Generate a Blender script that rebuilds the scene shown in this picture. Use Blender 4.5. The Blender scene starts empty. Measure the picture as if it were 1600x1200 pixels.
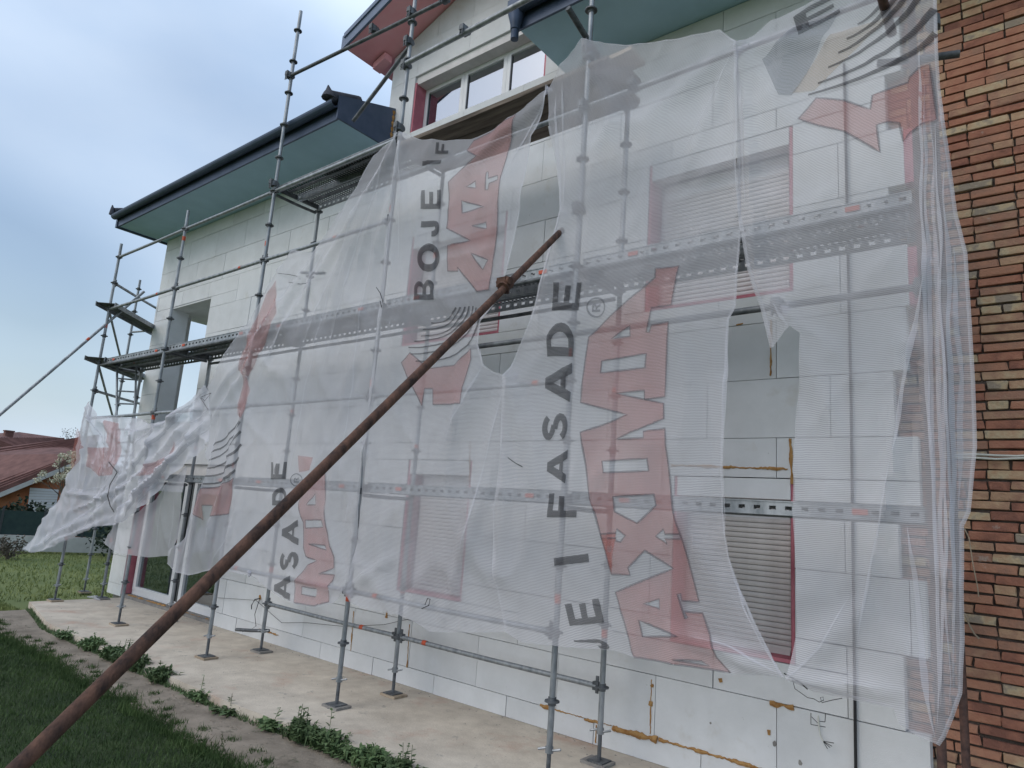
import bpy, bmesh, math, random
from mathutils import Vector, Matrix, noise
from mathutils.geometry import tessellate_polygon
random.seed(7)
S = bpy.context.scene
COL = S.collection
# ---------------------------------------------------------------- camera
CAM = Vector((13.385, -4.613, 1.979)); FPX = 1070.7
yaw, pit, rol = 0.68949, 0.18686, 0.07257
_f = Vector((-math.sin(yaw)*math.cos(pit), math.cos(yaw)*math.cos(pit), math.sin(pit)))
_r0 = Vector((math.cos(yaw), math.sin(yaw), 0)); _u0 = _r0.cross(_f)
_r = _r0*math.cos(rol) + _u0*math.sin(rol); _u = _r.cross(_f)
cd = bpy.data.cameras.new('camera'); cam = bpy.data.objects.new('camera', cd); COL.objects.link(cam)
cd.sensor_width = 36; cd.lens = 36*FPX/1600; cd.clip_end = 3000; cd.clip_start = .05
cam.matrix_world = Matrix(((_r.x, _u.x, -_f.x, CAM.x), (_r.y, _u.y, -_f.y, CAM.y), (_r.z, _u.z, -_f.z, CAM.z), (0, 0, 0, 1)))
S.camera = cam
# ---------------------------------------------------------------- world, sun, exposure
SUN_EL, SUN_AZ = math.radians(42), math.radians(200)     # azimuth: direction the light comes from, clockwise from +Y
w = bpy.data.worlds.new('World'); S.world = w; w.use_nodes = True
nt = w.node_tree; nt.nodes.clear()
def N(t, **k):
    n = nt.nodes.new(t)
    for a, b in k.items():
        if a in n.inputs: n.inputs[a].default_value = b
        else: setattr(n, a, b)
    return n
sky = N('ShaderNodeTexSky', sky_type='NISHITA', sun_disc=False, sun_elevation=SUN_EL, sun_rotation=SUN_AZ, air_density=1.2, dust_density=2.5, ozone_density=1.5)
bg1 = N('ShaderNodeBackground'); bg1.inputs[1].default_value = .115
tc = N('ShaderNodeTexCoord')
mp = N('ShaderNodeMapping'); mp.inputs['Scale'].default_value = (1.0, 1.0, 2.0); mp.inputs['Location'].default_value = (.35, .2, .1)
nz = N('ShaderNodeTexNoise'); nz.inputs['Scale'].default_value = 1.5; nz.inputs['Detail'].default_value = 2; nz.inputs['Roughness'].default_value = .4; nz.inputs['Distortion'].default_value = .35
rp = N('ShaderNodeValToRGB'); rp.color_ramp.elements[0].position = .30; rp.color_ramp.elements[1].position = .72
rp.color_ramp.elements[0].color = (.12, .12, .12, 1); rp.color_ramp.elements[1].color = (.9, .9, .9, 1)
nz2 = N('ShaderNodeTexNoise'); nz2.inputs['Scale'].default_value = 3.1; nz2.inputs['Detail'].default_value = 5
cr = N('ShaderNodeValToRGB'); cr.color_ramp.elements[0].position = .3; cr.color_ramp.elements[1].position = .7
cr.color_ramp.elements[0].color = (.48, .62, .82, 1); cr.color_ramp.elements[1].color = (.66, .77, .91, 1)
bg2 = N('ShaderNodeBackground'); bg2.inputs[1].default_value = 1.12
mx = N('ShaderNodeMixShader'); wo = N('ShaderNodeOutputWorld')
L = nt.links.new
L(sky.outputs[0], bg1.inputs[0]); L(tc.outputs['Generated'], mp.inputs[0]); L(mp.outputs[0], nz.inputs[0]); L(mp.outputs[0], nz2.inputs[0])
L(nz.outputs[0], rp.inputs[0]); L(nz2.outputs[0], cr.inputs[0]); L(cr.outputs[0], bg2.inputs[0])
L(rp.outputs[0], mx.inputs[0]); L(bg1.outputs[0], mx.inputs[1]); L(bg2.outputs[0], mx.inputs[2]); L(mx.outputs[0], wo.inputs[0])
sd = bpy.data.lights.new('sun', 'SUN'); sd.energy = .5; sd.angle = math.radians(30); sd.color = (1, .96, .9)
so = bpy.data.objects.new('sun', sd); COL.objects.link(so); so.location = (5, -20, 30)
_sd = Vector((math.sin(SUN_AZ)*math.cos(SUN_EL), math.cos(SUN_AZ)*math.cos(SUN_EL), math.sin(SUN_EL)))
so.rotation_euler = _sd.to_track_quat('Z', 'Y').to_euler()
S.view_settings.view_transform = 'Standard'; S.view_settings.look = 'None'
S.view_settings.exposure = 0.38; S.view_settings.gamma = 1
S.render.engine = 'CYCLES'; S.cycles.transparent_max_bounces = 24; S.cycles.max_bounces = 7
# ---------------------------------------------------------------- helpers
def at(px, py, ax, val):
    """point of the place seen at a photo pixel, on the plane coordinate[ax] == val"""
    d = _f + _r*((px-800)/FPX) - _u*((py-600)/FPX)
    return CAM + d*((val-CAM[ax])/d[ax])
def atd(px, py, dep):
    return CAM + (_f + _r*((px-800)/FPX) - _u*((py-600)/FPX))*dep
WL = {}
def setp(o, label=None, cat=None, group=None, kind=None):
    if label: o['label'] = label
    if cat: o['category'] = cat
    if group: o['group'] = group
    if kind: o['kind'] = kind
    return o
def empty(name, loc, label, cat, group=None):
    o = bpy.data.objects.new(name, None); COL.objects.link(o); o.location = loc; o.empty_display_size = .2
    WL[o] = Vector(loc); return setp(o, label, cat, group)
class MB:
    def __init__(s): s.v = []; s.f = []; s.smooth = False
    def poly(s, pts):
        n = len(s.v); s.v += [Vector(p) for p in pts]; s.f.append(tuple(range(n, n+len(pts)))); return s
    def box(s, x0, x1, y0, y1, z0, z1):
        n = len(s.v)
        s.v += [Vector((x, y, z)) for z in (z0, z1) for y in (y0, y1) for x in (x0, x1)]
        for q in ((0, 2, 3, 1), (4, 5, 7, 6), (0, 1, 5, 4), (2, 6, 7, 3), (0, 4, 6, 2), (1, 3, 7, 5)): s.f.append(tuple(n+i for i in q))
        return s
    def obox(s, a, b, wv, hv):
        """box from a to b with half-width vector wv and half-height vector hv"""
        a, b, wv, hv = Vector(a), Vector(b), Vector(wv), Vector(hv); n = len(s.v)
        for p in (a, b): s.v += [p-wv-hv, p+wv-hv, p+wv+hv, p-wv+hv]
        for q in ((0, 1, 2, 3), (7, 6, 5, 4), (0, 4, 5, 1), (1, 5, 6, 2), (2, 6, 7, 3), (3, 7, 4, 0)): s.f.append(tuple(n+i for i in q))
        return s
    def tube(s, pts, r, seg=10, cap=True):
        pts = [Vector(p) for p in pts]; rr = r if isinstance(r, (list, tuple)) else [r]*len(pts); n = len(s.v)
        for i, p in enumerate(pts):
            t = (pts[min(i+1, len(pts)-1)]-pts[max(i-1, 0)]).normalized()
            a = t.cross(Vector((0, 0, 1)) if abs(t.z) < .9 else Vector((1, 0, 0))).normalized(); b = t.cross(a)
            for k in range(seg):
                an = 2*math.pi*k/seg; s.v.append(p + (a*math.cos(an)+b*math.sin(an))*rr[i])
        for i in range(len(pts)-1):
            for k in range(seg):
                k2 = (k+1) % seg; s.f.append((n+i*seg+k, n+i*seg+k2, n+(i+1)*seg+k2, n+(i+1)*seg+k))
        if cap:
            s.f.append(tuple(n+k for k in range(seg-1, -1, -1))); s.f.append(tuple(n+(len(pts)-1)*seg+k for k in range(seg)))
        s.smooth = True; return s
    def cells(s, o, ux, uy, nx, ny, cw, ch, hw, hh):
        """perforated plate: nx x ny cells, each with a rectangular hole"""
        o, ux, uy = Vector(o), Vector(ux), Vector(uy)
        for i in range(nx):
            for j in range(ny):
                c = o+ux*(i*cw)+uy*(j*ch); a, b = (cw-hw)/2, (ch-hh)/2; n = len(s.v)
                for (x, y) in ((0, 0), (cw, 0), (cw, ch), (0, ch), (a, b), (cw-a, b), (cw-a, ch-b), (a, ch-b)): s.v.append(c+ux*x+uy*y)
                for q in ((0, 1, 5, 4), (1, 2, 6, 5), (2, 3, 7, 6), (3, 0, 4, 7)): s.f.append(tuple(n+k for k in q))
        return s
    def build(s, name, m, parent=None, label=None, cat=None, group=None, kind=None, smooth=None):
        off = WL[parent] if parent else (sum(s.v, Vector())/max(1, len(s.v)) if s.v else Vector())
        if not parent and s.v: off.z = min(v.z for v in s.v)
        me = bpy.data.meshes.new(name); me.from_pydata([v-off for v in s.v], [], s.f); me.update()
        if (s.smooth if smooth is None else smooth):
            me.shade_smooth(); me.set_sharp_from_angle(angle=math.radians(50))
        me.materials.append(m)
        o = bpy.data.objects.new(name, me); COL.objects.link(o)
        if parent: o.parent = parent
        else: o.location = off
        WL[o] = Vector(off); return setp(o, label, cat, group, kind)
def rnd(a, b): return random.uniform(a, b)
# ---------------------------------------------------------------- materials
def mat(name, col, rough=.7, col2=None, scale=6, detail=5, bump=0, bscale=40, metal=0, rand=0, contrast=(.35, .65), stretch=(1, 1, 1), spec=.35):
    m = bpy.data.materials.new(name); m.use_nodes = True; t = m.node_tree; b = t.nodes['Principled BSDF']
    b.inputs['Roughness'].default_value = rough; b.inputs['Metallic'].default_value = metal; b.inputs['Specular IOR Level'].default_value = spec
    tc = t.nodes.new('ShaderNodeTexCoord'); mp = t.nodes.new('ShaderNodeMapping'); mp.inputs['Scale'].default_value = stretch
    t.links.new(tc.outputs['Object'], mp.inputs[0])
    out = None
    if col2 is not None:
        n = t.nodes.new('ShaderNodeTexNoise'); n.inputs['Scale'].default_value = scale; n.inputs['Detail'].default_value = detail; n.inputs['Roughness'].default_value = .62
        r = t.nodes.new('ShaderNodeValToRGB'); r.color_ramp.elements[0].position, r.color_ramp.elements[1].position = contrast
        r.color_ramp.elements[0].color = (*col, 1); r.color_ramp.elements[1].color = (*col2, 1)
        t.links.new(mp.outputs[0], n.inputs[0]); t.links.new(n.outputs[0], r.inputs[0]); out = r.outputs[0]
    if rand:
        oi = t.nodes.new('ShaderNodeObjectInfo'); mr = t.nodes.new('ShaderNodeMapRange'); mr.inputs[3].default_value = 1-rand; mr.inputs[4].default_value = 1+rand
        t.links.new(oi.outputs['Random'], mr.inputs[0]); hs = t.nodes.new('ShaderNodeHueSaturation'); hs.inputs['Color'].default_value = (*col, 1)
        t.links.new(mr.outputs[0], hs.inputs['Value'])
        if out: t.links.new(out, hs.inputs['Color'])
        out = hs.outputs[0]
    if out: t.links.new(out, b.inputs['Base Color'])
    else: b.inputs['Base Color'].default_value = (*col, 1)
    if bump:
        n2 = t.nodes.new('ShaderNodeTexNoise'); n2.inputs['Scale'].default_value = bscale; n2.inputs['Detail'].default_value = 6
        bp = t.nodes.new('ShaderNodeBump'); bp.inputs['Strength'].default_value = bump; bp.inputs['Distance'].default_value = .01
        t.links.new(mp.outputs[0], n2.inputs[0]); t.links.new(n2.outputs[0], bp.inputs['Height']); t.links.new(bp.outputs[0], b.inputs['Normal'])
    return m
def net_mat(name, col, alpha, stripe=.22, print_=False):
    """debris netting: knitted mesh, part open, part white yarn"""
    m = bpy.data.materials.new(name); m.use_nodes = True; t = m.node_tree; t.nodes.clear()
    o = t.nodes.new('ShaderNodeOutputMaterial'); d = t.nodes.new('ShaderNodeBsdfDiffuse'); tl = t.nodes.new('ShaderNodeBsdfTranslucent'); tr = t.nodes.new('ShaderNodeBsdfTransparent')
    d.inputs[0].default_value = (*col, 1); tl.inputs[0].default_value = (*col, 1)
    a = t.nodes.new('ShaderNodeMixShader'); a.inputs[0].default_value = .35; t.links.new(d.outputs[0], a.inputs[1]); t.links.new(tl.outputs[0], a.inputs[2])
    tc = t.nodes.new('ShaderNodeTexCoord'); geo = t.nodes.new('ShaderNodeNewGeometry')
    wv = t.nodes.new('ShaderNodeTexWave'); wv.wave_type = 'BANDS'; wv.bands_direction = 'Z'; wv.inputs['Scale'].default_value = 28; wv.inputs['Distortion'].default_value = 2.6; wv.inputs['Detail'].default_value = 2; wv.inputs['Detail Scale'].default_value = .6
    nn = t.nodes.new('ShaderNodeTexNoise'); nn.inputs['Scale'].default_value = 2.2; nn.inputs['Detail'].default_value = 5
    t.links.new(geo.outputs['Position'], wv.inputs[0]); t.links.new(geo.outputs['Position'], nn.inputs[0])
    m1 = t.nodes.new('ShaderNodeMath'); m1.operation = 'MULTIPLY_ADD'; m1.inputs[1].default_value = stripe; m1.inputs[2].default_value = alpha-stripe/2
    m2 = t.nodes.new('ShaderNodeMath'); m2.operation = 'MULTIPLY_ADD'; m2.inputs[1].default_value = .22; m2.inputs[2].default_value = -.11
    m3 = t.nodes.new('ShaderNodeMath'); m3.operation = 'ADD'; m3.use_clamp = True
    t.links.new(wv.outputs[1], m1.inputs[0]); t.links.new(nn.outputs[0], m2.inputs[0]); t.links.new(m1.outputs[0], m3.inputs[0]); t.links.new(m2.outputs[0], m3.inputs[1])
    x = t.nodes.new('ShaderNodeMixShader'); t.links.new(m3.outputs[0], x.inputs[0]); t.links.new(tr.outputs[0], x.inputs[1]); t.links.new(a.outputs[0], x.inputs[2]); t.links.new(x.outputs[0], o.inputs[0])
    return m
def glass_mat(name, tint, refl):
    m = bpy.data.materials.new(name); m.use_nodes = True; t = m.node_tree; t.nodes.clear()
    o = t.nodes.new('ShaderNodeOutputMaterial'); g = t.nodes.new('ShaderNodeBsdfGlossy'); g.inputs['Roughness'].default_value = .015; g.inputs[0].default_value = (.9, .94, 1, 1)
    tr = t.nodes.new('ShaderNodeBsdfTransparent'); tr.inputs[0].default_value = (*tint, 1)
    x = t.nodes.new('ShaderNodeMixShader'); x.inputs[0].default_value = refl
    t.links.new(tr.outputs[0], x.inputs[1]); t.links.new(g.outputs[0], x.inputs[2]); t.links.new(x.outputs[0], o.inputs[0]); return m
M = dict(
 eps=mat('white_polystyrene', (.64, .655, .66), .85, (.71, .725, .735), 3, 6, .25, 220, rand=.05),
 xps=mat('pink_polystyrene', (.42, .13, .17), .8, (.55, .2, .24), 4, 4, .15, 120, rand=.08),
 core=mat('adhesive_mortar', (.20, .19, .18), .95, (.28, .27, .25), 12),
 foam=mat('orange_foam', (.30, .145, .045), .9, (.47, .28, .11), 18, 5, .9, 60),
 steel=mat('galvanised_steel', (.20, .22, .235), .5, (.38, .40, .42), 14, 6, .12, 90, metal=.55, stretch=(1, 1, .35)),
 dsteel=mat('dark_weathered_steel', (.075, .082, .09), .6, (.17, .18, .19), 11, 6, .2, 70, metal=.45),
 rust=mat('rusty_steel', (.034, .021, .018), .85, (.15, .075, .05), 16, 8, .5, 90, stretch=(1, 1, .5)),
 brown=mat('brown_painted_steel', (.05, .03, .028), .6, (.13, .07, .055), 20, 6, .3, 60),
 orange=mat('orange_marking_paint', (.62, .10, .04), .6, (.45, .09, .05), 30),
 plank=mat('weathered_timber', (.07, .055, .045), .85, (.19, .155, .125), 5, 8, .5, 50, stretch=(.25, 3, 3), rand=.2),
 plank_l=mat('pale_timber', (.26, .20, .14), .85, (.4, .33, .25), 5, 8, .4, 50, stretch=(.25, 3, 3), rand=.1),
 slat=mat('grey_shutter', (.58, .56, .55), .5, (.66, .64, .63), 8, 3),
 pvc=mat('white_pvc', (.72, .73, .74), .35, (.76, .77, .78), 9),
 anth=mat('anthracite_profile', (.04, .045, .05), .4, (.06, .065, .07), 9),
 glass=glass_mat('window_glass', (.28, .32, .34), .5),
 dglass=glass_mat('door_glass', (.35, .4, .38), .32),
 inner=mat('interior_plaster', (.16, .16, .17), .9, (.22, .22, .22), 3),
 teal=mat('teal_soffit', (.36, .53, .63), .75, (.40, .58, .68), 2.2, 4, .1, 60),
 psof=mat('pink_soffit', (.86, .37, .41), .8, (.88, .44, .48), 3, 4, .1, 60),
 navy=mat('dark_blue_sheet_metal', (.05, .075, .12), .45, (.075, .10, .155), 4, 5, .08, 40, metal=.3),
 barge=mat('slate_blue_barge_board', (.12, .16, .24), .5, (.16, .2, .29), 5),
 tile=mat('dark_roof_tile', (.04, .045, .06), .8, (.075, .08, .095), 9, 5, .3, 40),
 slab=mat('concrete_screed', (.42, .365, .30), .92, (.68, .61, .51), 3.4, 12, .5, 60, contrast=(.25, .75)),
 dirt=mat('bare_soil', (.16, .135, .105), .97, (.34, .29, .235), 3.2, 9, .9, 26, contrast=(.3, .72)),
 soil=mat('lawn_soil', (.018, .032, .012), .97, (.04, .062, .02), 2.6, 9, .8, 30),
 far=mat('far_meadow', (.09, .125, .04), .97, (.16, .19, .065), .35, 8, .6, 14),
 leaf=mat('weed_leaf', (.045, .085, .03), .7, (.13, .19, .08), 30, 3, rand=.25),
 blade=mat('grass_blade', (.034, .066, .02), .75, (.075, .125, .036), 1.6, 6),
 blade2=mat('meadow_blade', (.13, .175, .055), .75, (.24, .27, .095), .8, 6),
 mort=mat('brick_mortar', (.05, .036, .03), .97, (.13, .105, .09), 9, 6, .8, 60),
 net=net_mat('white_debris_net', (.74, .735, .78), .48, .26),
 netd=net_mat('white_net_gathered', (.74, .74, .79), .52, .2),
 pk=net_mat('print_black', (.04, .04, .045), .56, .26),
 pr=net_mat('print_red', (.60, .23, .20), .31, .22),
 pg=net_mat('print_grey', (.14, .15, .17), .42, .24),
 pb=net_mat('print_beige', (.62, .50, .38), .34, .12),
 pp=net_mat('print_pale_grey', (.25, .28, .32), .36, .15),
 netf=net_mat('white_net_doubled', (.76, .76, .81), .74, .2),
 wire=mat('black_wire', (.02, .02, .022), .6),
 cable=mat('white_cable', (.55, .55, .50), .5),
 shrub=mat('dark_shrub_leaf', (.015, .028, .018), .8, (.035, .055, .03), 3),
 blossom=mat('pale_blossom', (.5, .48, .36), .8, (.62, .6, .46), 3),
 bark=mat('grey_bark', (.09, .075, .06), .95, (.15, .13, .1), 20),
 nbrick=mat('orange_block_wall', (.34, .12, .055), .95, (.5, .21, .11), 1.6, 8, .6, 12),
 nroof=mat('red_brown_tile', (.12, .058, .05), .85, (.2, .1, .085), 2.4, 6, .4, 10, rand=.12),
 nwall=mat('cream_render', (.45, .42, .36), .9, (.52, .49, .43), 1.5),
 fence=mat('green_mesh_fence', (.02, .04, .04), .8, (.03, .055, .05), 6),
 kerb=mat('pale_concrete', (.42, .42, .40), .9, (.52, .52, .5), 2),
)
def brick_mat():
    m = mat('fired_brick', (.3, .1, .05), .93, bump=.7, bscale=55); t = m.node_tree; b = t.nodes['Principled BSDF']
    oi = t.nodes.new('ShaderNodeObjectInfo'); r = t.nodes.new('ShaderNodeValToRGB'); e = r.color_ramp.elements
    cs = [(0, (.20, .09, .065)), (.2, (.33, .145, .095)), (.42, (.39, .195, .125)), (.6, (.30, .165, .115)), (.8, (.42, .265, .165)), (.93, (.46, .36, .23)), (1, (.29, .235, .18))]
    e[0].position, e[0].color = cs[0][0], (*cs[0][1], 1); e[1].position, e[1].color = cs[-1][0], (*cs[-1][1], 1)
    for p_, c in cs[1:-1]: k = e.new(p_); k.color = (*c, 1)
    n = t.nodes.new('ShaderNodeTexNoise'); n.inputs['Scale'].default_value = 11; n.inputs['Detail'].default_value = 7
    g = t.nodes.new('ShaderNodeNewGeometry'); t.links.new(g.outputs['Position'], n.inputs[0])
    ad = t.nodes.new('ShaderNodeMath'); ad.operation = 'MULTIPLY_ADD'; ad.inputs[1].default_value = .75; ad.inputs[2].default_value = -.375
    t.links.new(n.outputs[0], ad.inputs[0]); sm = t.nodes.new('ShaderNodeMath'); sm.use_clamp = True
    t.links.new(ad.outputs[0], sm.inputs[0]); t.links.new(oi.outputs['Random'], sm.inputs[1]); t.links.new(sm.outputs[0], r.inputs[0]); t.links.new(r.outputs[0], b.inputs['Base Color'])
    return m
def speckle(m, col, scale, thr, amt=1, rng=.03):
    """scattered scuffs and specks over the base colour"""
    t = m.node_tree; b = t.nodes['Principled BSDF']; src = b.inputs['Base Color'].links[0].from_socket
    g = t.nodes.new('ShaderNodeNewGeometry'); n = t.nodes.new('ShaderNodeTexNoise'); n.inputs['Scale'].default_value = scale; n.inputs['Detail'].default_value = 4; n.inputs['Roughness'].default_value = .7
    t.links.new(g.outputs['Position'], n.inputs[0]); r = t.nodes.new('ShaderNodeMapRange'); r.inputs[1].default_value = thr; r.inputs[2].default_value = thr+rng; r.inputs[4].default_value = amt
    t.links.new(n.outputs[0], r.inputs[0]); x = t.nodes.new('ShaderNodeMix'); x.data_type = 'RGBA'; x.inputs[7].default_value = (*col, 1)
    t.links.new(r.outputs[0], x.inputs[0]); t.links.new(src, x.inputs[6]); t.links.new(x.outputs[2], b.inputs['Base Color'])
speckle(M['eps'], (.36, .36, .34), 9, .70, .55); speckle(M['eps'], (.52, .50, .45), 2.3, .62, .45, .12)
speckle(M['slab'], (.22, .19, .16), 14, .66, .8); speckle(M['slab'], (.46, .27, .20), 1.3, .56, .55, .15); speckle(M['slab'], (.30, .28, .25), 4.5, .63, .6, .05)
speckle(M['dirt'], (.09, .085, .06), 5, .60, .7, .08); speckle(M['dirt'], (.05, .075, .03), 7, .66, .8, .05)
M['brick'] = brick_mat(); speckle(M['brick'], (.40, .37, .33), 7, .66, .5, .06); M['brick2'] = brick_mat()
_t = M['brick2'].node_tree; _g = [n for n in _t.nodes if n.type == 'NEW_GEOMETRY'][0]; _o = [n for n in _t.nodes if n.type == 'OBJECT_INFO'][0]
_k = _o.outputs['Random'].links[0].to_socket; _t.links.new(_g.outputs['Random Per Island'], _k)
# ================================================================ SETTING: ground
W = 1.12                      # outer face of the insulation boards
MB().poly([(-600, -600, -.16), (600, -600, -.16), (600, 600, -.16), (-600, 600, -.16)]).build('ground', M['far'], kind='structure')
def gpatch(name, pts, z, m, step=.25, amp=.02, mid=None):
    mb = MB(); xs = [p[0] for p in pts]; ys = [p[1] for p in pts]
    nx = int((max(xs)-min(xs))/step)+1; ny = int((max(ys)-min(ys))/step)+1
    for i in range(nx+1):
        for j in range(ny+1):
            x = min(xs)+(max(xs)-min(xs))*i/nx; y = min(ys)+(max(ys)-min(ys))*j/ny
            mb.v.append(Vector((x, y, z+amp*noise.noise((x*1.3, y*1.3, 3)))))
    for i in range(nx):
        for j in range(ny):
            a = i*(ny+1)+j; mb.f.append((a, a+ny+1, a+ny+2, a+1))
    mb.smooth = True
    return mb.build(name, m, kind='structure')
gpatch('lawn', [(-.8, -9), (16, -.95)], -.13, M['soil'], .3, .025)
def strip(name, top, bot, z, m, amp=.012, n=90, rows=6):
    """ground strip between two polylines given as functions of x"""
    mb = MB()
    for i in range(n+1):
        x = .2+13.5*i/n
        for j in range(rows+1):
            t = j/rows; y = bot(x)*(1-t)+top(x)*t
            mb.v.append(Vector((x, y, z+amp*noise.noise((x*3, y*3, 1)) - (.03 if j in (0,) else 0))))
    for i in range(n):
        for j in range(rows):
            a = i*(rows+1)+j; mb.f.append((a, a+rows+1, a+rows+2, a+1))
    mb.smooth = True; return mb.build(name, m, kind='structure')
def slab_front(x): return -.72 if 2 < x < 7 else (-.35-.37*x/2 if x <= 2 else -.72+.13*min(1, (x-7)/1.5))
def path_front(x): return -1.27 + .12*noise.noise((x*.9, 0, 0)) + .09*noise.noise((x*3.1, 5, 0)) + .05*noise.noise((x*9, 5, 0)) - (.05 if x > 6 else 0)
strip('dirt_path', lambda x: slab_front(x)+.1, path_front, -.085, M['dirt'])
mb = MB(); n = 60                                       # slab with a slightly chipped front edge
xs = [-.05+14*i/n for i in range(n+1)]
fr = [(x, slab_front(max(0, x))+.012*noise.noise((x*4, 2, 2)), 0) for x in xs]; bk = [(x, W+.05, 0) for x in xs]
for i in range(n):
    mb.poly([fr[i], fr[i+1], bk[i+1], bk[i]]); mb.poly([(fr[i][0], fr[i][1], -.14), (fr[i+1][0], fr[i+1][1], -.14), fr[i+1], fr[i]])
mb.poly([(fr[0][0], fr[0][1], -.14), fr[0], bk[0], (bk[0][0], bk[0][1], -.14)])
mb.build('concrete_slab', M['slab'], kind='structure')
# ================================================================ HOUSE
house = empty('house', (5.5, 2.5, 0), 'two storey house being clad with white insulation boards behind the scaffold', 'house')
HX0, HX1 = -.8, 14.6
# openings in the front face: x0,x1,z0,z1
OPEN = [(10.62, 11.66, 1.0, 2.42), (10.26, 11.66, 4.0, 5.54), (7.12, 8.16, 1.0, 2.54), (6.76, 8.4, 4.0, 5.5), (-.2, 3.13, 0.0, 2.42), (-.09, 1.45, 3.18, 5.46)]
def cut(rects, o, gap=0):
    out = []
    for (a, b, c, d) in rects:
        if o[0] >= b or o[1] <= a or o[2] >= d or o[3] <= c: out.append((a, b, c, d)); continue
        if c < o[2]: out.append((a, b, c, o[2]))
        if d > o[3]: out.append((a, b, o[3], d))
        zc, zd = max(c, o[2]), min(d, o[3])
        if a < o[0]: out.append((a, o[0], zc, zd))
        if b > o[1]: out.append((o[1], b, zc, zd))
    return out
core = [(HX0+.02, 12.33, -.1, 7.0)]
for o in OPEN: core = cut(core, o)
mb = MB()
for (a, b, c, d) in core: mb.box(a, b, W+.115, W+.34, c, d)
wall = mb.build('facade_wall', M['core'], house)
zr = [0.0, .2, .7, 1.2, 1.72, 2.24, 2.75, 3.25, 3.75, 4.25, 4.75, 5.25, 5.75, 6.25, 6.75, 6.995]
nb = 0
def board_end(i):       # stepped right-hand end of the cladding
    return {0: 12.57, 1: 12.57, 2: 12.40, 3: 12.55, 4: 12.39, 5: 12.58, 6: 12.39, 7: 12.49}.get(i, 12.40 if i % 2 else 12.52)
for i in range(len(zr)-1):
    z0, z1 = zr[i], zr[i+1]; off = 10.46 + (.51 if i % 2 == 0 else 0) + (-.05 if i % 3 == 0 else .04)
    k0 = math.floor((HX0-off)/1.02)
    x = off+k0*1.02; xe = board_end(i)
    while x < xe:
        a, b = max(HX0, x), min(xe, x+1.02); x += 1.02
        if b-a < .05: continue
        rs = [(a, b, z0, z1)]
        for o in OPEN: rs = cut(rs, o)
        for (p, q, c, d) in rs:
            if q-p < .03 or d-c < .03: continue
            g = .0022+abs(random.gauss(0, .0012)); e = .006*noise.noise((p*3, i, 1)); j = rnd(-.0012, .0012)
            yy = W+e; m_ = MB(); m_.box(p+g+j, q-g+j, yy, W+.113, c+g, d-g); nb += 1
            # small chamfer feel: bevelled front lip
            m_.build('insulation_board', M['eps'], wall)
for (x0, x1, z0, z1) in ((12.403, 12.60, 3.76, 4.22), (12.403, 12.58, 4.76, 5.22)):
    MB().box(x0, x1, W+.004, W+.112, z0, z1).build('pink_board', M['xps'], wall)
# foam beads in the joints
def foam(pts, r0, name='foam_seam'):
    mb = MB(); P = []; R = []
    for (a, b) in zip(pts[:-1], pts[1:]):
        a, b = Vector(a), Vector(b); n = max(3, int((b-a).length/.018))
        for i in range(n):
            t = i/n; P.append(a.lerp(b, t)+Vector((rnd(-.003, .003), 0, rnd(-.005, .005)))); R.append(max(.002, r0*(.45+.9*abs(noise.noise((P[-1].x*7, P[-1].z*7, 2)))*1.8)))
    mb.tube(P, R, 6); mb.build(name, M['foam'], wall)
Yf = W-.001
def wp(px, py): q = at(px, py, 1, W); return (q.x, Yf, q.z)
foam([wp(1050, 727), wp(1235, 733)], .011); foam([wp(1235, 685), wp(1238, 760)], .013)
foam([wp(1018, 1062), wp(1016, 1150)], .008); foam([(10.46, Yf, .45), (10.46, Yf, .51)], .03); foam([(10.47, Yf, .60), (10.46, Yf, .64)], .03)
foam([(9.3, Yf, .2), (9.45, Yf, .2)], .022); foam([(9.45, Yf, .2), (9.8, Yf, .2)], .006); foam([(9.8, Yf, .19), (10.0, Yf, .2)], .018); foam([(10.0, Yf, .2), (10.1, Yf, .2)], .005)
foam([(10.1, Yf, .185), (10.55, Yf, .195)], .026); foam([(10.55, Yf, .2), (11.5, Yf, .2)], .013); foam([(9.93, Yf, .02), (9.93, Yf, .19)], .007)
foam([wp(735, 690), wp(733, 760)], .008); foam([wp(1205, 500), wp(1204, 590)], .009); foam([wp(640, 975), wp(636, 1045)], .009); foam([wp(553, 955), wp(548, 1020)], .008)
foam([wp(605, 955), wp(604, 968)], .022); foam([wp(406, 930), wp(408, 938)], .03); foam([wp(405, 983), wp(436, 993)], .012); foam([wp(1126, 1060), wp(1127, 1070)], .03)
foam([wp(1204, 1099), wp(1245, 1106)], .016); foam([wp(1202, 1140), wp(1202, 1152)], .02); foam([wp(1150, 508), wp(1165, 505)], .012); foam([(0.0, W+.06, .03), (1.5, W+.06, .03)], .035); foam([(1.6, W+.06, .03), (3.0, W+.06, .03)], .025)
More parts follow.
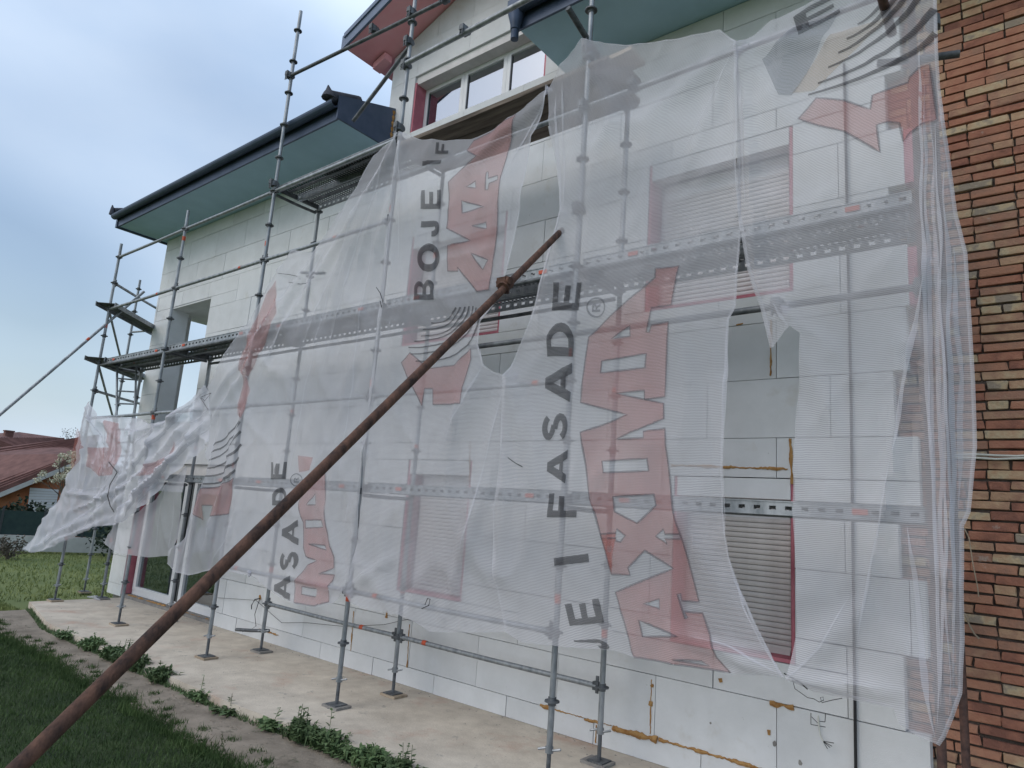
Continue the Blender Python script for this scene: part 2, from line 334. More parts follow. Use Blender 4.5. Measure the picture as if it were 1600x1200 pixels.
# windows with roller shutters
def shutter_window(o, drop, box_h):
    x0, x1, z0, z1 = o
    fr = MB(); yb = W+.30
    fr.box(x0+.03, x0+.09, yb-.06, yb, z0+.05, z1); fr.box(x1-.09, x1-.03, yb-.06, yb, z0+.05, z1); fr.box(x0+.091, x1-.091, yb-.05, yb, z1-.3, z1-.2)
    wdw = fr.build('window', M['pvc'], house)
    for (a, b) in ((x0+.002, x0+.03), (x1-.03, x1-.002)):
        MB().box(a, b, W+.012, W+.31, z0+.032, z1-.002).build('reveal_board', M['xps'], wdw)
    MB().box(x0+.004, x1-.004, W+.006, W+.31, z0+.002, z0+.03).build('sill_board', M['xps'], wdw)
    MB().box(x0+.031, x1-.031, W+.004, W+.14, z1-box_h, z1-.006).build('lintel_board', M['eps'], wdw)
    zt = z1-box_h; MB().box(x0+.091, x1-.091, W+.19, W+.31, zt-.16, zt).build('shutter_box_front', M['pvc'], wdw)
    z = zt-.15; sm = None; i = 0; xm = (x0+x1)/2; hw = (x1-x0)/2-.085
    zs = z0+.07
    while z > zs:
        if sm is None:
            m_ = MB(); pr = [(0, 0), (-.006, .006), (-.009, .02), (-.006, .034), (0, .040), (.006, .040), (.006, 0)]
            for s in (-hw, hw): m_.v += [Vector((s, y, zz)) for (y, zz) in pr]
            k = len(pr)
            for q in range(k): m_.f.append((q, (q+1) % k, k+(q+1) % k, k+q))
            m_.f += [tuple(range(k-1, -1, -1)), tuple(range(k, 2*k))]
            sm = bpy.data.meshes.new('slat'); sm.from_pydata(m_.v, [], m_.f); sm.materials.append(M['slat'])
        so_ = bpy.data.objects.new('slat', sm); COL.objects.link(so_); so_.parent = wdw; so_.location = Vector((xm, W+.185, z-.045))-WL[wdw]; z -= .0435
    MB().box(x0+.09, x1-.09, W+.175, W+.2, z0+.032, z0+.07).build('shutter_end_bar', M['slat'], wdw)
    return wdw
for o, bh in zip(OPEN[:4], (.17, .17, .17, .17)): shutter_window(o, 0, bh)
for (a, b, c, d) in OPEN[:4]: MB().box(a-.1, b+.1, W+.342, W+.36, c-.1, d+.1).build('light_stop_panel', M['inner'], house)      # dark panels added behind the windows to stop sky light leaking through
# brick wall right of the cladding
BY = W+.113
brw = MB().box(12.335, HX1, BY+.026, BY+.22, -.1, 7.0).build('brick_wall', M['mort'], house)
def brick_mesh(L_, seed):
    m_ = bmesh.new(); bmesh.ops.create_cube(m_, size=1); rs = random.Random(seed)
    for v in m_.verts: v.co = Vector((v.co.x*L_, v.co.y*.08, v.co.z*.057))
    bmesh.ops.bevel(m_, geom=m_.edges[:], offset=.005, segments=1, affect='EDGES')
    for v in m_.verts: v.co += Vector((rs.uniform(-.006, .006), rs.uniform(-.004, .004), rs.uniform(-.004, .004)))
    me = bpy.data.meshes.new('brick'); m_.to_mesh(me); m_.free(); me.materials.append(M['brick']); return me
BM = {'s': [brick_mesh(.258, i) for i in range(6)], 'h': [brick_mesh(.122, 20+i) for i in range(4)]}
cnt = 0; far = MB(); z = -.02; row = 0; CH = .0705
while z < 6.95:
    pat = row % 2; x = 12.28 + (0.0 if pat == 0 else .125) + rnd(-.012, .012); k = 0
    while x < HX1-.1:
        # mostly stretchers; now and then a header, as in the old wall
        hd = (random.random() < .16) or (pat == 0 and k == 1 and row % 4 == 0)
        ln = .122 if hd else .258; gap = rnd(.007, .015); xc = x+ln/2
        zj = z+CH/2+rnd(-.005, .005); yj = BY+.04+rnd(-.009, .007)
        if x+ln > 12.47 and xc < 13.32 and z < 5.75 and cnt < 300:
            o = bpy.data.objects.new('brick', random.choice(BM['h' if hd else 's'])); COL.objects.link(o); o.parent = brw
            o.location = Vector((xc, yj, zj))-WL[brw]; o.rotation_euler = (rnd(-.012, .012), rnd(-.012, .012), rnd(-.012, .012)); cnt += 1
        elif x+ln > 12.34:
            far.box(max(x, 12.34), x+ln, yj-.04, yj+.03, zj-.0285, zj+.0285)
        x += ln+gap; k += 1
    z += CH; row += 1
far.build('outer_brick', M['brick2'], brw, kind='stuff')
# loggia at the upper left corner, and the side wall
mb = MB()
mb.box(HX0+.001, HX0+.25, W+.342, 9, -.1, 3.18); mb.box(HX0+.001, HX0+.25, 4.2, 9, 3.18, 7.0); mb.box(HX0+.001, HX0+.25, W+.342, 1.74, 3.18, 7.0); mb.box(HX0+.001, HX0+.25, 1.74, 4.2, 5.47, 7.0)
mb.build('side_wall', M['eps'], house)
MB().box(HX0+.252, 2.6, W+.362, 4.2, 2.95, 3.17).build('loggia_floor', M['core'], house)
MB().box(HX0+.252, 2.6, W+.342, 4.2, 5.47, 5.6).build('loggia_ceiling', M['eps'], house)
MB().box(1.46, 1.7, W+.342, 4.2, 3.18, 5.465).build('loggia_inner_wall', M['eps'], house)
MB().box(HX0+.252, 1.455, 4.21, 4.4, 3.18, 5.465).build('loggia_back_wall', M['eps'], house)
lg = MB(); lg.box(-.092, -.07, W+.01, W+.338, 3.185, 5.45); lg.box(1.43, 1.452, W+.01, W+.338, 3.185, 5.45); lg.box(-.068, 1.428, W+.01, W+.338, 5.43, 5.458)
lg.build('loggia_reveal', M['eps'], house)
# sliding glass doors on the ground floor
dr = empty_parent = MB().box(-.12, 3.1, W+.16, W+.24, .05, .13).build('glass_door', M['pvc'], house)
MB().box(-.2, 3.13, W+.002, W+.34, -.02, .045).build('threshold', M['core'], dr)
for (a, b, m_) in ((-.11, 0.0, 'pvc'), (1.30, 1.42, 'pvc'), (1.42, 1.52, 'anth'), (1.56, 1.62, 'anth'), (1.625, 1.72, 'pvc'), (2.98, 3.08, 'pvc')):
    MB().box(a, b, W+.15, W+.25, .131, 2.2).build('door_stile', M[m_], dr)
for (a, b) in ((.001, 1.299), (1.721, 2.979)):
    MB().box(a, b, W+.19, W+.2, .19, 2.1).build('door_pane', M['dglass'], dr)
    MB().box(a, b, W+.155, W+.245, .131, .19).build('door_rail', M['pvc'], dr); MB().box(a, b, W+.155, W+.245, 2.1, 2.2).build('door_rail', M['pvc'], dr)
MB().box(-.16, 3.1, W+.05, W+.3, 2.2, 2.415).build('shutter_box', M['slat'], dr)
MB().box(-.197, -.165, W+.012, W+.3, .05, 2.19).build('reveal_board', M['xps'], dr); MB().box(3.095, 3.127, W+.012, W+.3, .05, 2.19).build('reveal_board', M['xps'], dr)
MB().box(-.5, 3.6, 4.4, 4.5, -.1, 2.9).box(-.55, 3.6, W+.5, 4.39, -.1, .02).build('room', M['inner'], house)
# eaves: soffit, fascia, gutter, tiles
rf = MB()
EY = .2
def roof_plane(x0, x1, y0, y1, z0, z1, th=.1):
    rf.poly([(x0, y0, z0), (x1, y0, z0), (x1, y1, z1), (x0, y1, z1)]); rf.poly([(x0, y0, z0-th), (x0, y1, z1-th), (x1, y1, z1-th), (x1, y0, z0-th)])
    rf.poly([(x0, y0, z0-th), (x0, y0, z0), (x0, y1, z1), (x0, y1, z1-th)]); rf.poly([(x1, y0, z0), (x1, y0, z0-th), (x1, y1, z1-th), (x1, y1, z1)])
def rz(y): return 7.26+.39*(y-EY-.02)
roof_plane(-1.0, 6.075, EY+.02, 3.1, rz(EY+.02), rz(3.1)); roof_plane(9.15, 15.2, EY+.02, 3.1, rz(EY+.02), rz(3.1)); roof_plane(-1.0, 15.2, 3.1, 5.5, rz(3.1), rz(5.5))
roof = rf.build('roof', M['tile'], house)
for (a, b) in ((-.95, 6.07), (9.15, 15.1)):
    MB().box(a, b, EY+.03, W+.2, 7.0, 7.03).build('soffit', M['teal'], roof)
    MB().box(a, b, EY, EY+.028, 6.985, 7.2).build('fascia', M['navy'], roof)
    g = MB(); n = 9                               # half round gutter
    pr = [(EY-.075+.07*math.cos(math.pi+math.pi*i/n), 7.19+.075*math.sin(math.pi+math.pi*i/n)) for i in range(n+1)]
    prr = pr+[(y*.94+(EY-.075)*.06, zz+.006) for (y, zz) in reversed(pr)]
    k = len(prr); i0 = len(g.v)
    for x in (a-.04, b+.02): g.v += [Vector((x, y, zz)) for (y, zz) in prr]
    for q in range(k): g.f.append((q, (q+1) % k, k+(q+1) % k, k+q))
    g.f += [tuple(range(k)), tuple(range(2*k-1, k-1, -1))]
    g.build('gutter', M['navy'], roof)
    tl = MB(); x = a                               # eaves tiles as a row of rounded humps
    while x < b-.1:
        tl.poly([(x, EY-.05, 7.265), (x+.09, EY-.05, 7.295), (x+.09, EY+.4, 7.46), (x, EY+.4, 7.43)]); tl.poly([(x+.09, EY-.05, 7.295), (x+.2, EY-.05, 7.265), (x+.2, EY+.4, 7.43), (x+.09, EY+.4, 7.46)])
        tl.poly([(x, EY-.05, 7.25), (x+.2, EY-.05, 7.25), (x+.2, EY-.05, 7.265), (x+.09, EY-.05, 7.295), (x, EY-.05, 7.265)]); x += .205
    tl.build('eaves_tile_row', M['tile'], roof, kind='stuff')
# left verge, end cap of the eave where it meets the dormer
MB().box(-1.02, -.95, EY-.02, 1.9, 6.97, 7.22).build('verge_board', M['navy'], roof)
MB().tube([(-1.0, EY-.13, 7.2), (-1.0, EY-.13, 7.33), (-1.01, EY-.14, 7.4)], [.05, .035, .008], 8).tube([(-.99, EY-.1, 7.3), (-.99, EY+.3, 7.46)], .05, 8).build('verge_tile', M['tile'], roof)
ec = MB(); pe = [(EY-.03, 6.975), (W-.004, 6.975), (W-.004, 7.62), (EY-.03, 7.30)]          # closed end of the eave beside the dormer
for x in (6.078, 6.108): ec.v += [Vector((x, y, z)) for (y, z) in pe]
ec.f = [(3, 2, 1, 0), (4, 5, 6, 7)]+[(i, (i+1) % 4, (i+1) % 4+4, i+4) for i in range(4)]
ec.build('eave_end_panel', M['navy'], roof)
MB().tube([(5.99, EY-.12, 7.25), (5.99, EY-.12, 7.31), (5.98, EY-.13, 7.36), (5.97, EY-.14, 7.44)], [.10, .085, .045, .008], 10).tube([(5.99, EY-.12, 7.27), (6.0, EY+.35, 7.45)], [.09, .08], 10).build('ridge_end_tile', M['tile'], roof)
foam_pts = [(6.1, W-.03, 6.99+.03*i) for i in range(20)]
MB().tube(foam_pts, [.022+.012*math.sin(i*2.1) for i in range(20)], 7).build('foam_stop', M['foam'], roof)
# gutter outlet with stub pipe
g = MB(); q = Vector((9.16, EY-.06, 7.16)); g.tube([q, q-Vector((0, 0, .05)), q-Vector((0, 0, .16)), q-Vector((0, 0, .22))], [.09, .085, .055, .05], 14); g.tube([q-Vector((0, 0, .2)), q-Vector((0, 0, .33))], .042, 12); g.box(q.x-.08, q.x+.1, q.y-.06, q.y+.08, q.z, q.z+.12)
g.build('gutter_outlet', M['navy'], roof)
# wall dormer with gable roof
DX0, DX1, DP = 5.95, 9.12, 7.53
def gz(x): return 8.5+.36*(min(x, 2*DP-x)-DX0)
dwin = (6.47, 8.82, 7.12, 8.0)
dc = MB().box(DX0+.02, DX1-.02, W+.115, W+.32, 6.6, 7.1).build('dormer', M['core'], house)
for (a, b, c, d) in cut([(DX0, 6.49, 7.0, 8.5), (6.49, 7.5, 7.9, 8.5), (7.5, 8.5, 7.9, 8.5), (8.5, DX1, 7.0, 8.5), (6.49, 7.5, 7.0, 7.9), (7.5, 8.5, 7.0, 7.9)], dwin):
    MB().box(a+.002, b-.002, W-.002, W+.11, c+.002, d-.002).build('insulation_board', M['eps'], dc)
xs = [DX0, 6.85, DP, 8.2, DX1]
for a, b in zip(xs[:-1], xs[1:]):
    m_ = MB(); f_ = [(a+.002, 8.502), (b-.002, 8.502), (b-.002, gz(b)), (a+.002, gz(a)+.001)]
    for y in (W, W+.11): m_.v += [Vector((x, y, zz)) for (x, zz) in f_]
    m_.f += [(0, 1, 2, 3), (7, 6, 5, 4)]+[(i, i+4, (i+1) % 4+4, (i+1) % 4) for i in range(4)]; m_.build('insulation_board', M['eps'], dc)
MB().box(DX0, DX0+.1, W+.112, 4, 7.3, 8.5).build('dormer_cheek', M['eps'], dc)
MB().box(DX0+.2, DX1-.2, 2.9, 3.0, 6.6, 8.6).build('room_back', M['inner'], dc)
x0, x1, z0, z1 = dwin; yb = W+.2
wd = MB().box(x0+.03, x1-.03, yb, yb+.07, z0, z0+.07).build('dormer_window', M['pvc'], house)
MB().box(x0+.001, x0+.03, W+.01, yb+.06, z0, z1-.1).build('reveal_board', M['xps'], wd); MB().box(x1-.03, x1-.001, W+.01, yb+.06, z0, z1-.1).build('reveal_board', M['xps'], wd)
MB().box(x0+.001, x1-.001, W+.03, yb+.1, z1-.12, z1-.002).build('shutter_box', M['slat'], wd)
for i in range(3):
    a = x0+.03+(x1-x0-.06)*i/3; b = x0+.03+(x1-x0-.06)*(i+1)/3
    fm = MB(); fm.box(a+.002, a+.06, yb-.005, yb+.065, z0+.072, z1-.122); fm.box(b-.06, b-.002, yb-.005, yb+.065, z0+.072, z1-.122); fm.box(a+.061, b-.061, yb-.005, yb+.065, z1-.18, z1-.122)
    fm.build('sash', M['pvc'], wd)
    MB().box(a+.062, a+.072, yb+.008, yb+.05, z0+.08, z1-.19).build('gasket', M['anth'], wd)
    MB().box(a+.073, b-.061, yb+.02, yb+.03, z0+.074, z1-.19).build('pane', M['glass'], wd)
MB().box(x0+.08, x1-.08, yb+.35, yb+.36, z1-.45, z1).build('blind', M['slat'], wd)
# dormer roof: two pitched leaves with pink soffit, slate blue barge boards
OV = .33; YF = .48
droof = MB()
for sgn in (-1, 1):
    xa = DP; xb = (DX0-OV) if sgn < 0 else (DX1+OV)
    za, zb = gz(DP)+.03, gz(DX0)+.03-.36*OV
    droof.v += [Vector(p_) for p_ in ((xa, YF, za+.16), (xb, YF, zb+.16), (xb, 5, zb+.16), (xa, 5, za+.16), (xa, YF, za+.04), (xb, YF, zb+.04), (xb, 5, zb+.04), (xa, 5, za+.04))]
    n = len(droof.v)-8
    for q in ((0, 1, 2, 3), (7, 6, 5, 4), (0, 4, 5, 1), (1, 5, 6, 2), (3, 2, 6, 7)): droof.f.append(tuple(n+i for i in q))
dro = droof.build('dormer_roof', M['tile'], house)
for sgn in (-1, 1):
    xa = DP; xb = (DX0-OV) if sgn < 0 else (DX1+OV); za, zb = gz(DP)+.03, gz(DX0)+.03-.36*OV
    m_ = MB(); m_.obox((xa, (YF+4)/2, za+.012), (xb, (YF+4)/2, zb+.012), (0, (4-YF)/2, 0), (.004, 0, .022)); m_.build('soffit', M['psof'], dro)
    m_ = MB(); m_.obox((xa, YF-.02, za+.10), (xb-.06*(-sgn) if sgn < 0 else xb+.06, YF-.02, zb+.08), (0, .016, 0), (0, 0, .11)); m_.obox((xa, YF-.045, za+.19), (xb, YF-.045, zb+.17), (0, .012, 0), (0, 0, .035)); m_.build('barge_board', M['barge'], dro)
    m_ = MB(); m_.obox((xb, YF, zb+.08), (xb, 4, zb+.08), (.015, 0, 0), (0, 0, .06)); m_.build('eave_board', M['navy'], dro)
MB().obox((5.70, W-.12, 8.36), (5.95, W-.12, 8.44), (0, .07, 0), (0, 0, .05)).build('purlin_end', M['psof'], dro)
# ================================================================ SCAFFOLD
B = 2.551; IW = .73
sc = empty('scaffold', (6.4, .36, 0), 'galvanised tube scaffold standing along the whole white facade', 'scaffold')
def vnoise(): return rnd(-.006, .006)
ros_m = None
def rosette(parent, x, y, z, m):
    global ros_m
    if ros_m is None:
        t_ = MB().tube([(0, 0, -.006), (0, 0, .006)], .058, 14); t_.tube([(0, 0, -.03), (0, 0, .03)], .031, 12)
        ros_m = bpy.data.meshes.new('rosette'); ros_m.from_pydata(t_.v, [], t_.f); ros_m.materials.append(M['dsteel'])
    o = bpy.data.objects.new('rosette', ros_m); COL.objects.link(o); o.parent = parent; o.location = Vector((x, y, z))-WL[parent]
def band(parent, p, q, r, m='orange'):
    MB().tube([p, q], r, 10, False).build('orange_band' if m == 'orange' else 'blue_band', M[m], parent)
STD = {}
def standard(x, y, ztop, zbot=0, mat_='steel', bands=(), jack=True, zn=.6, lean=0):
    tx = x+vnoise(); z0 = zbot+.28 if jack else zbot
    o = MB().tube([(x, y, z0), (tx, y, (z0+ztop)/2), (tx+lean, y, ztop)], .0242, 12).build('standard', M[mat_], sc)
    z = zn
    while z < ztop-.03:
        rosette(o, x, y, z, mat_); z += .5
    for b_ in (q_ for q_ in bands if q_ < ztop-.15): band(o, (x, y, b_), (x, y, b_+.07), .0262)
    if jack:
        MB().tube([(x, y, zbot+.034), (x, y, z0+.02)], .0175, 10).build('jack_screw', M['dsteel'], o)
        MB().box(x-.075, x+.075, y-.075, y+.075, zbot+.024, zbot+.034).build('base_plate', M['dsteel'], o)
        q_ = rnd(-.02, .02); MB().box(x-.11+q_, x+.12+q_, y-.09, y+.095, zbot+.001, zbot+.0235).build('sole_pad', M['plank_l' if random.random() < .5 else 'core'], o)
        MB().tube([(x-.09, y-.02, z0-.035), (x-.04, y, z0-.02), (x+.04, y, z0-.02), (x+.09, y+.02, z0-.005)], .010, 6).tube([(x, y, z0-.045), (x, y, z0)], .032, 10).build('wing_nut', M['steel'], o)
    STD[(x, y)] = o; return o
tops = [6.36, 6.42, 8.92, 10.2, 9.6, 7.4]
bnd = [(1.0, 4.75), (1.0, 3.0, 5.9), (1.0, 2.3, 5.3), (1.0, 3.2, 5.2), (1.32, 3.3), ()]
for k in range(5): standard(k*B, 0, tops[k], bands=bnd[k])
standard(5*B, 0, 6.9, mat_='brown', jack=False, zn=99)
standard(5*B+.03, IW, 5.4, mat_='brown', jack=False, zn=99)
standard(0, IW, 4.15, bands=(.98,))
for k, t_ in ((1, 4.2), (2, 6.16), (3, 6.1), (4, 6.12)): standard(k*B, IW, t_, bands=(1.0, 3.1) if k % 2 == 0 else (1.05, 2.6, 4.9))
standard(-1.78, 1.1, 6.3, zbot=-.13)
def ledger(a, b, m='steel', r=.0242, ends=True, bnds=()):
    a, b = Vector(a), Vector(b); d = (b-a).normalized()
    o = MB().tube([a+d*.05, (a+b)/2+Vector((0, 0, -.006)), b-d*.05], r, 12).build('ledger', M[m], sc)
    if ends:
        for p, s in ((a, 1), (b, -1)):
            e = MB(); e.obox(p+d*s*.028, p+d*s*.085, Vector((-d.y, d.x, 0)).normalized()*.022, (0, 0, .034)); e.obox(p+d*s*.05+Vector((0, 0, -.06)), p+d*s*.05+Vector((0, 0, .08)), d*.014, Vector((-d.y, d.x, 0)).normalized()*.005)
            e.build('wedge_head', M['dsteel'], o)
    for t in bnds: band(o, a.lerp(b, t), a.lerp(b, t)+d*.06, r+.002)
    return o
for k in range(3): ledger((k*B, 0, 6.1), ((k+1)*B, 0, 6.1)); ledger((k*B, 0, 5.1), ((k+1)*B, 0, 5.1), bnds=((.75,) if k < 2 else (.6,)))
for k in range(5): ledger((k*B, 0, 4.05), ((k+1)*B, 0, 4.05), 'dsteel', .02, False)
for k in range(4): ledger((k*B, 0, 3.1), ((k+1)*B, 0, 3.1), bnds=((.85,) if k == 3 else ()))
for k in range(2, 4): ledger((k*B, 0, 1.1), ((k+1)*B, 0, 1.1), bnds=(.15,))
for k in range(2, 4): ledger((k*B, IW, .6), ((k+1)*B, IW, .6), bnds=(.75,) if k == 2 else (.15,))
for k in range(1, 4): ledger((k*B, IW, 4.03), ((k+1)*B, IW, 4.03), 'dsteel', .02, False)
ledger((3*B, 0, 5.6), (4*B, 0, 5.6), 'steel', .0242, False); ledger((4*B, -.01, 5.6), (13.4, -.01, 5.62), 'steel', .0242, False)
ledger((9.0, -.02, 3.49), (13.0, -.02, 3.51), 'dsteel', .0242, False)
ledger((3*B-.1, -.05, 7.02), (9.6, -.05, 7.03), 'steel', .030, False)
ledger((2*B, -.02, 7.86), (9.4, -.02, 7.55), 'dsteel', .024, False)
ledger((6.65, .02, 6.62), (3*B, .02, 7.33), 'dsteel', .024, False)
def coupler(p, parent_, m='dsteel'):
    x, y, z = p; g = MB(); g.tube([(x-.035, y, z), (x+.035, y, z)], .042, 10); g.tube([(x, y-.03, z-.035), (x, y-.03, z+.04)], .044, 10); g.box(x-.03, x+.03, y-.085, y-.05, z-.012, z+.05); g.tube([(x+.02, y-.08, z-.09), (x+.02, y-.08, z+.03)], .008, 6); g.tube([(x-.02, y-.075, z-.08), (x-.02, y-.075, z+.03)], .007, 6)
    return g.build('coupler', M[m], parent_)
for p in ((2*B, 0, 7.86), (6.95, 0, 7.80), (3*B, 0, 7.72), (3*B, 0, 7.33), (8.2, 0, 7.65), (3*B, 0, 7.02), (8.6, -.02, 7.05), (4*B, 0, 5.6), (8.55, 0, 5.6), (10.7, 0, 5.62), (2*B, 0, 6.2), (3*B, 0, 6.22), (4*B, 0, 6.2), (4*B, 0, 4.62), (5*B, 0, 3.5), (10.28, .71, 6.0), (11.9, 0, 3.5), (5*B+.12, .05, 5.3)): coupler(p, sc)
# transoms between the rows
for k in range(0, 5):
    for z in (4.06, 2.06): ledger((k*B, 0, z), (k*B, IW, z), 'dsteel', .02, False)
ledger((2*B, 0, 6.06), (2*B, IW, 6.06), 'dsteel', .02, False)
for k in (3, 4): ledger((k*B, 0, 5.955), (k*B, IW, 5.955), 'dsteel', .02, False)
ledger((2*B-.38, IW+.06, 5.25), (2*B+.30, IW+.06, 5.12), 'dsteel', .021, False); ledger((2*B-.55, IW-.1, .2), (2*B+.1, IW+.06, .27), 'dsteel', .022, False)
ledger((4*B-.02, -.38, 6.42), (4*B-.02, .35, 6.2), 'dsteel', .027, False); ledger((12.62, -.36, 5.52), (12.62, .2, 5.40), 'brown', .03, False)
ledger((5*B-.3, .25, 5.3), (5*B+.28, .35, 5.22), 'dsteel', .026, False)
# steel deck planks
def deck(x0, x1, y0, y1, z, perf=False, parent=None, m='steel', edge='steel'):
    d = MB(); n = int((x1-x0-.04)/.1)
    if perf:
        cw = (x1-x0-.02)/(n*2); d.cells((x0+.01, y0+.01, z), (1, 0, 0), (0, 1, 0), n*2, 9, cw, (y1-y0-.02)/9, cw*.55, .018)
        d.box(x0+.01, x1-.01, (y0+y1)/2-.02, (y0+y1)/2+.02, z-.03, z-.004)
    else: d.box(x0+.01, x1-.01, y0+.01, y1-.01, z-.004, z)
    o = d.build('deck_plank', M['dsteel'], sc)
    for y in (y0+.008, y1-.008):
        e = MB(); cw = (x1-x0-.02)/n
        e.cells((x0+.01, y, z-.075), (1, 0, 0), (0, 0, 1), n, 1, cw, .085, cw*.42, .026); e.obox((x0+.01, y, z+.010), (x1-.01, y, z+.010), (0, .006, 0), (0, 0, .004)); e.obox((x0+.01, y, z-.076), (x1-.01, y, z-.076), (0, .008, 0), (0, 0, .003))
        e.build('side_rail', M[edge], o)
    for x in (x0+.02, x1-.02): MB().box(x-.012, x+.012, y0+.02, y1-.02, z-.07, z-.008).build('end_hook', M['dsteel'], o)
    for x in (x0+.45, x1-.4):
        MB().box(x, x+.09, y0-.0015, y0+.0005, z-.05, z-.015).build('orange_band', M['orange'], o)
    return o
for k in range(0, 5):
    deck(k*B+.03, (k+1)*B-.03, .03, .35, 4.16, perf=k in (3, 4)); deck(k*B+.03, (k+1)*B-.03, .37, .70, 4.16, perf=k in (3, 4))
deck(2*B+.03, 3*B-.03, .03, .35, 6.17, True); deck(2*B+.03, 3*B-.03, .37, .70, 6.17, True)
for k in range(1, 5): deck(k*B+.03, (k+1)*B-.03, .05, .37, 2.175); 
for k in range(3, 5): deck(k*B+.03, (k+1)*B-.03, .39, .69, 2.175)
# side bay at the left corner: two narrow decks, rails and braces
def odeck(a, b, wd_, z):
    a, b = Vector((*a, z)), Vector((*b, z)); d = (b-a).normalized(); s = Vector((-d.y, d.x, 0))*wd_/2
    o = MB().obox(a, b, s, (0, 0, .004)).build('deck_plank', M['dsteel'], sc)
    for q in (s, -s): MB().obox(a+q-Vector((0, 0, .02)), b+q-Vector((0, 0, .02)), (0.004, .004, 0), (0, 0, .04)).build('side_rail', M['steel'], o)
odeck((.12, -.12), (-1.35, 1.55), .34, 5.17); odeck((.1, -.12), (-1.4, 1.5), .34, 4.17)
ledger((0, 0, 5.6), (-1.2, 1.45, 5.6)); ledger((0, 0, 5.08), (-1.70, 1.08, 4.28), 'steel', .02, False); ledger((0, 0, 4.05), (-1.70, 1.08, 3.2), 'steel', .02, False)
ledger((0, 0, 3.6), (-1.0, 1.3, 3.6)); ledger((-1.78, 1.1, 5.15), (-.9, 1.35, 5.18), 'steel', .02, False); ledger((-1.78, 1.1, 4.35), (-.9, 1.35, 4.38), 'steel', .02, False)
ledger((0, .56, 5.64), (0, -1.9, 2.08), 'steel', .0242, False, bnds=(.32,))
lad = empty('ladder', (0, .4, 2), 'narrow steel access ladder under the deck at the far left corner', 'ladder')
A0, A1, B0, B1 = at(183, 572, 1, .25), at(182, 655, 1, .25), at(213, 575, 1, .5), at(210, 655, 1, .5)
A1 = A0+(A1-A0)*1.9; B1 = B0+(B1-B0)*1.9
for a, b in ((A0, A1), (B0, B1)): MB().tube([a, b], .02, 8).build('ladder_rail', M['steel'], lad)
for i in range(1, 8): MB().tube([A0.lerp(A1, i/8), B0.lerp(B1, i/8)], .014, 8).build('rung', M['steel'], lad)
# timber planks on the top lift
def plank(x0, x1, y0, y1, z, label, m='plank'):
    g = MB(); n = 8; t = .045
    for i in range(n+1):
        x = x0+(x1-x0)*i/n; s = -.012*math.sin(math.pi*i/n)
        g.v += [Vector((x, y0+vnoise(), z+s)), Vector((x, y1+vnoise(), z+s)), Vector((x, y1, z+s+t)), Vector((x, y0, z+s+t))]
    for i in range(n):
        for q in range(4): g.f.append((i*4+q, i*4+(q+1) % 4, i*4+4+(q+1) % 4, i*4+4+q))
    g.f += [(3, 2, 1, 0), tuple(n*4+q for q in range(4))]
    return g.build('timber_plank', M[m], None, label, 'plank', 'timber planks on the top lift')
plank(7.70, 10.42, -.02, .21, 5.99, 'outermost weathered timber plank on the top scaffold lift')
plank(7.62, 10.5, .225, .46, 5.99, 'middle weathered timber plank on the top scaffold lift')
plank(7.66, 10.35, .475, .71, 5.99, 'timber plank nearest the dormer window on the top scaffold lift')
plank(10.0, 10.62, .05, .3, 6.05, 'pale timber plank lapped over the others behind the peak of the net', 'plank_l')
# insulation offcuts lying on the top deck
def slabpiece(x0, x1, y0, y1, z0, z1, label, m='eps'):
    return MB().box(x0, x1, y0, y1, z0, z1).build('insulation_offcut', M[m], None, label, 'offcut', 'insulation offcuts on the top deck')
slabpiece(6.0, 7.5, .12, .4, 6.183, 6.25, 'white insulation offcut lying on the perforated top deck left of the dormer')
slabpiece(7.75, 8.5, .15, .55, 6.045, 6.10, 'white insulation offcut on the timber planks below the dormer window')
# rusty raking shore
rk = empty('raking_pole', (10.75, -4.95, -.12), 'long rusty steel pole propping the scaffold, crossing in front of the net', 'pole')
P0 = at(878, 360, 1, -.055); P1 = atd(30, 1190, 2.15); dd = (P1-P0).normalized(); tg = (-.13-P0.z)/dd.z; P2 = P0+dd*tg
n = 14; MB().tube([P0+(P2-P0)*(i/n)+Vector((0, 0, -.02*math.sin(math.pi*i/n))) for i in range(n+1)], [.0275]*(n+1), 16).build('shaft', M['rust'], rk)
q = at(793, 449, 1, -.35); tq = min((P0+(P2-P0)*(i/400) for i in range(400)), key=lambda v: (v-atd(793, 449, (v-CAM).dot(_f))).length)
cl = MB(); dn = (P2-P0).normalized(); cl.tube([tq-dn*.05, tq+dn*.05], .046, 10); cl.tube([tq+Vector((-.07, 0, .03)), tq+Vector((.06, -.02, .02))], .03, 8); cl.tube([tq+Vector((0, 0, -.06)), tq+Vector((.02, 0, .06))], .028, 8); cl.box(tq.x-.05, tq.x+.03, tq.y-.05, tq.y+.03, tq.z-.02, tq.z+.05)
cl.build('clamp', M['rust'], rk)
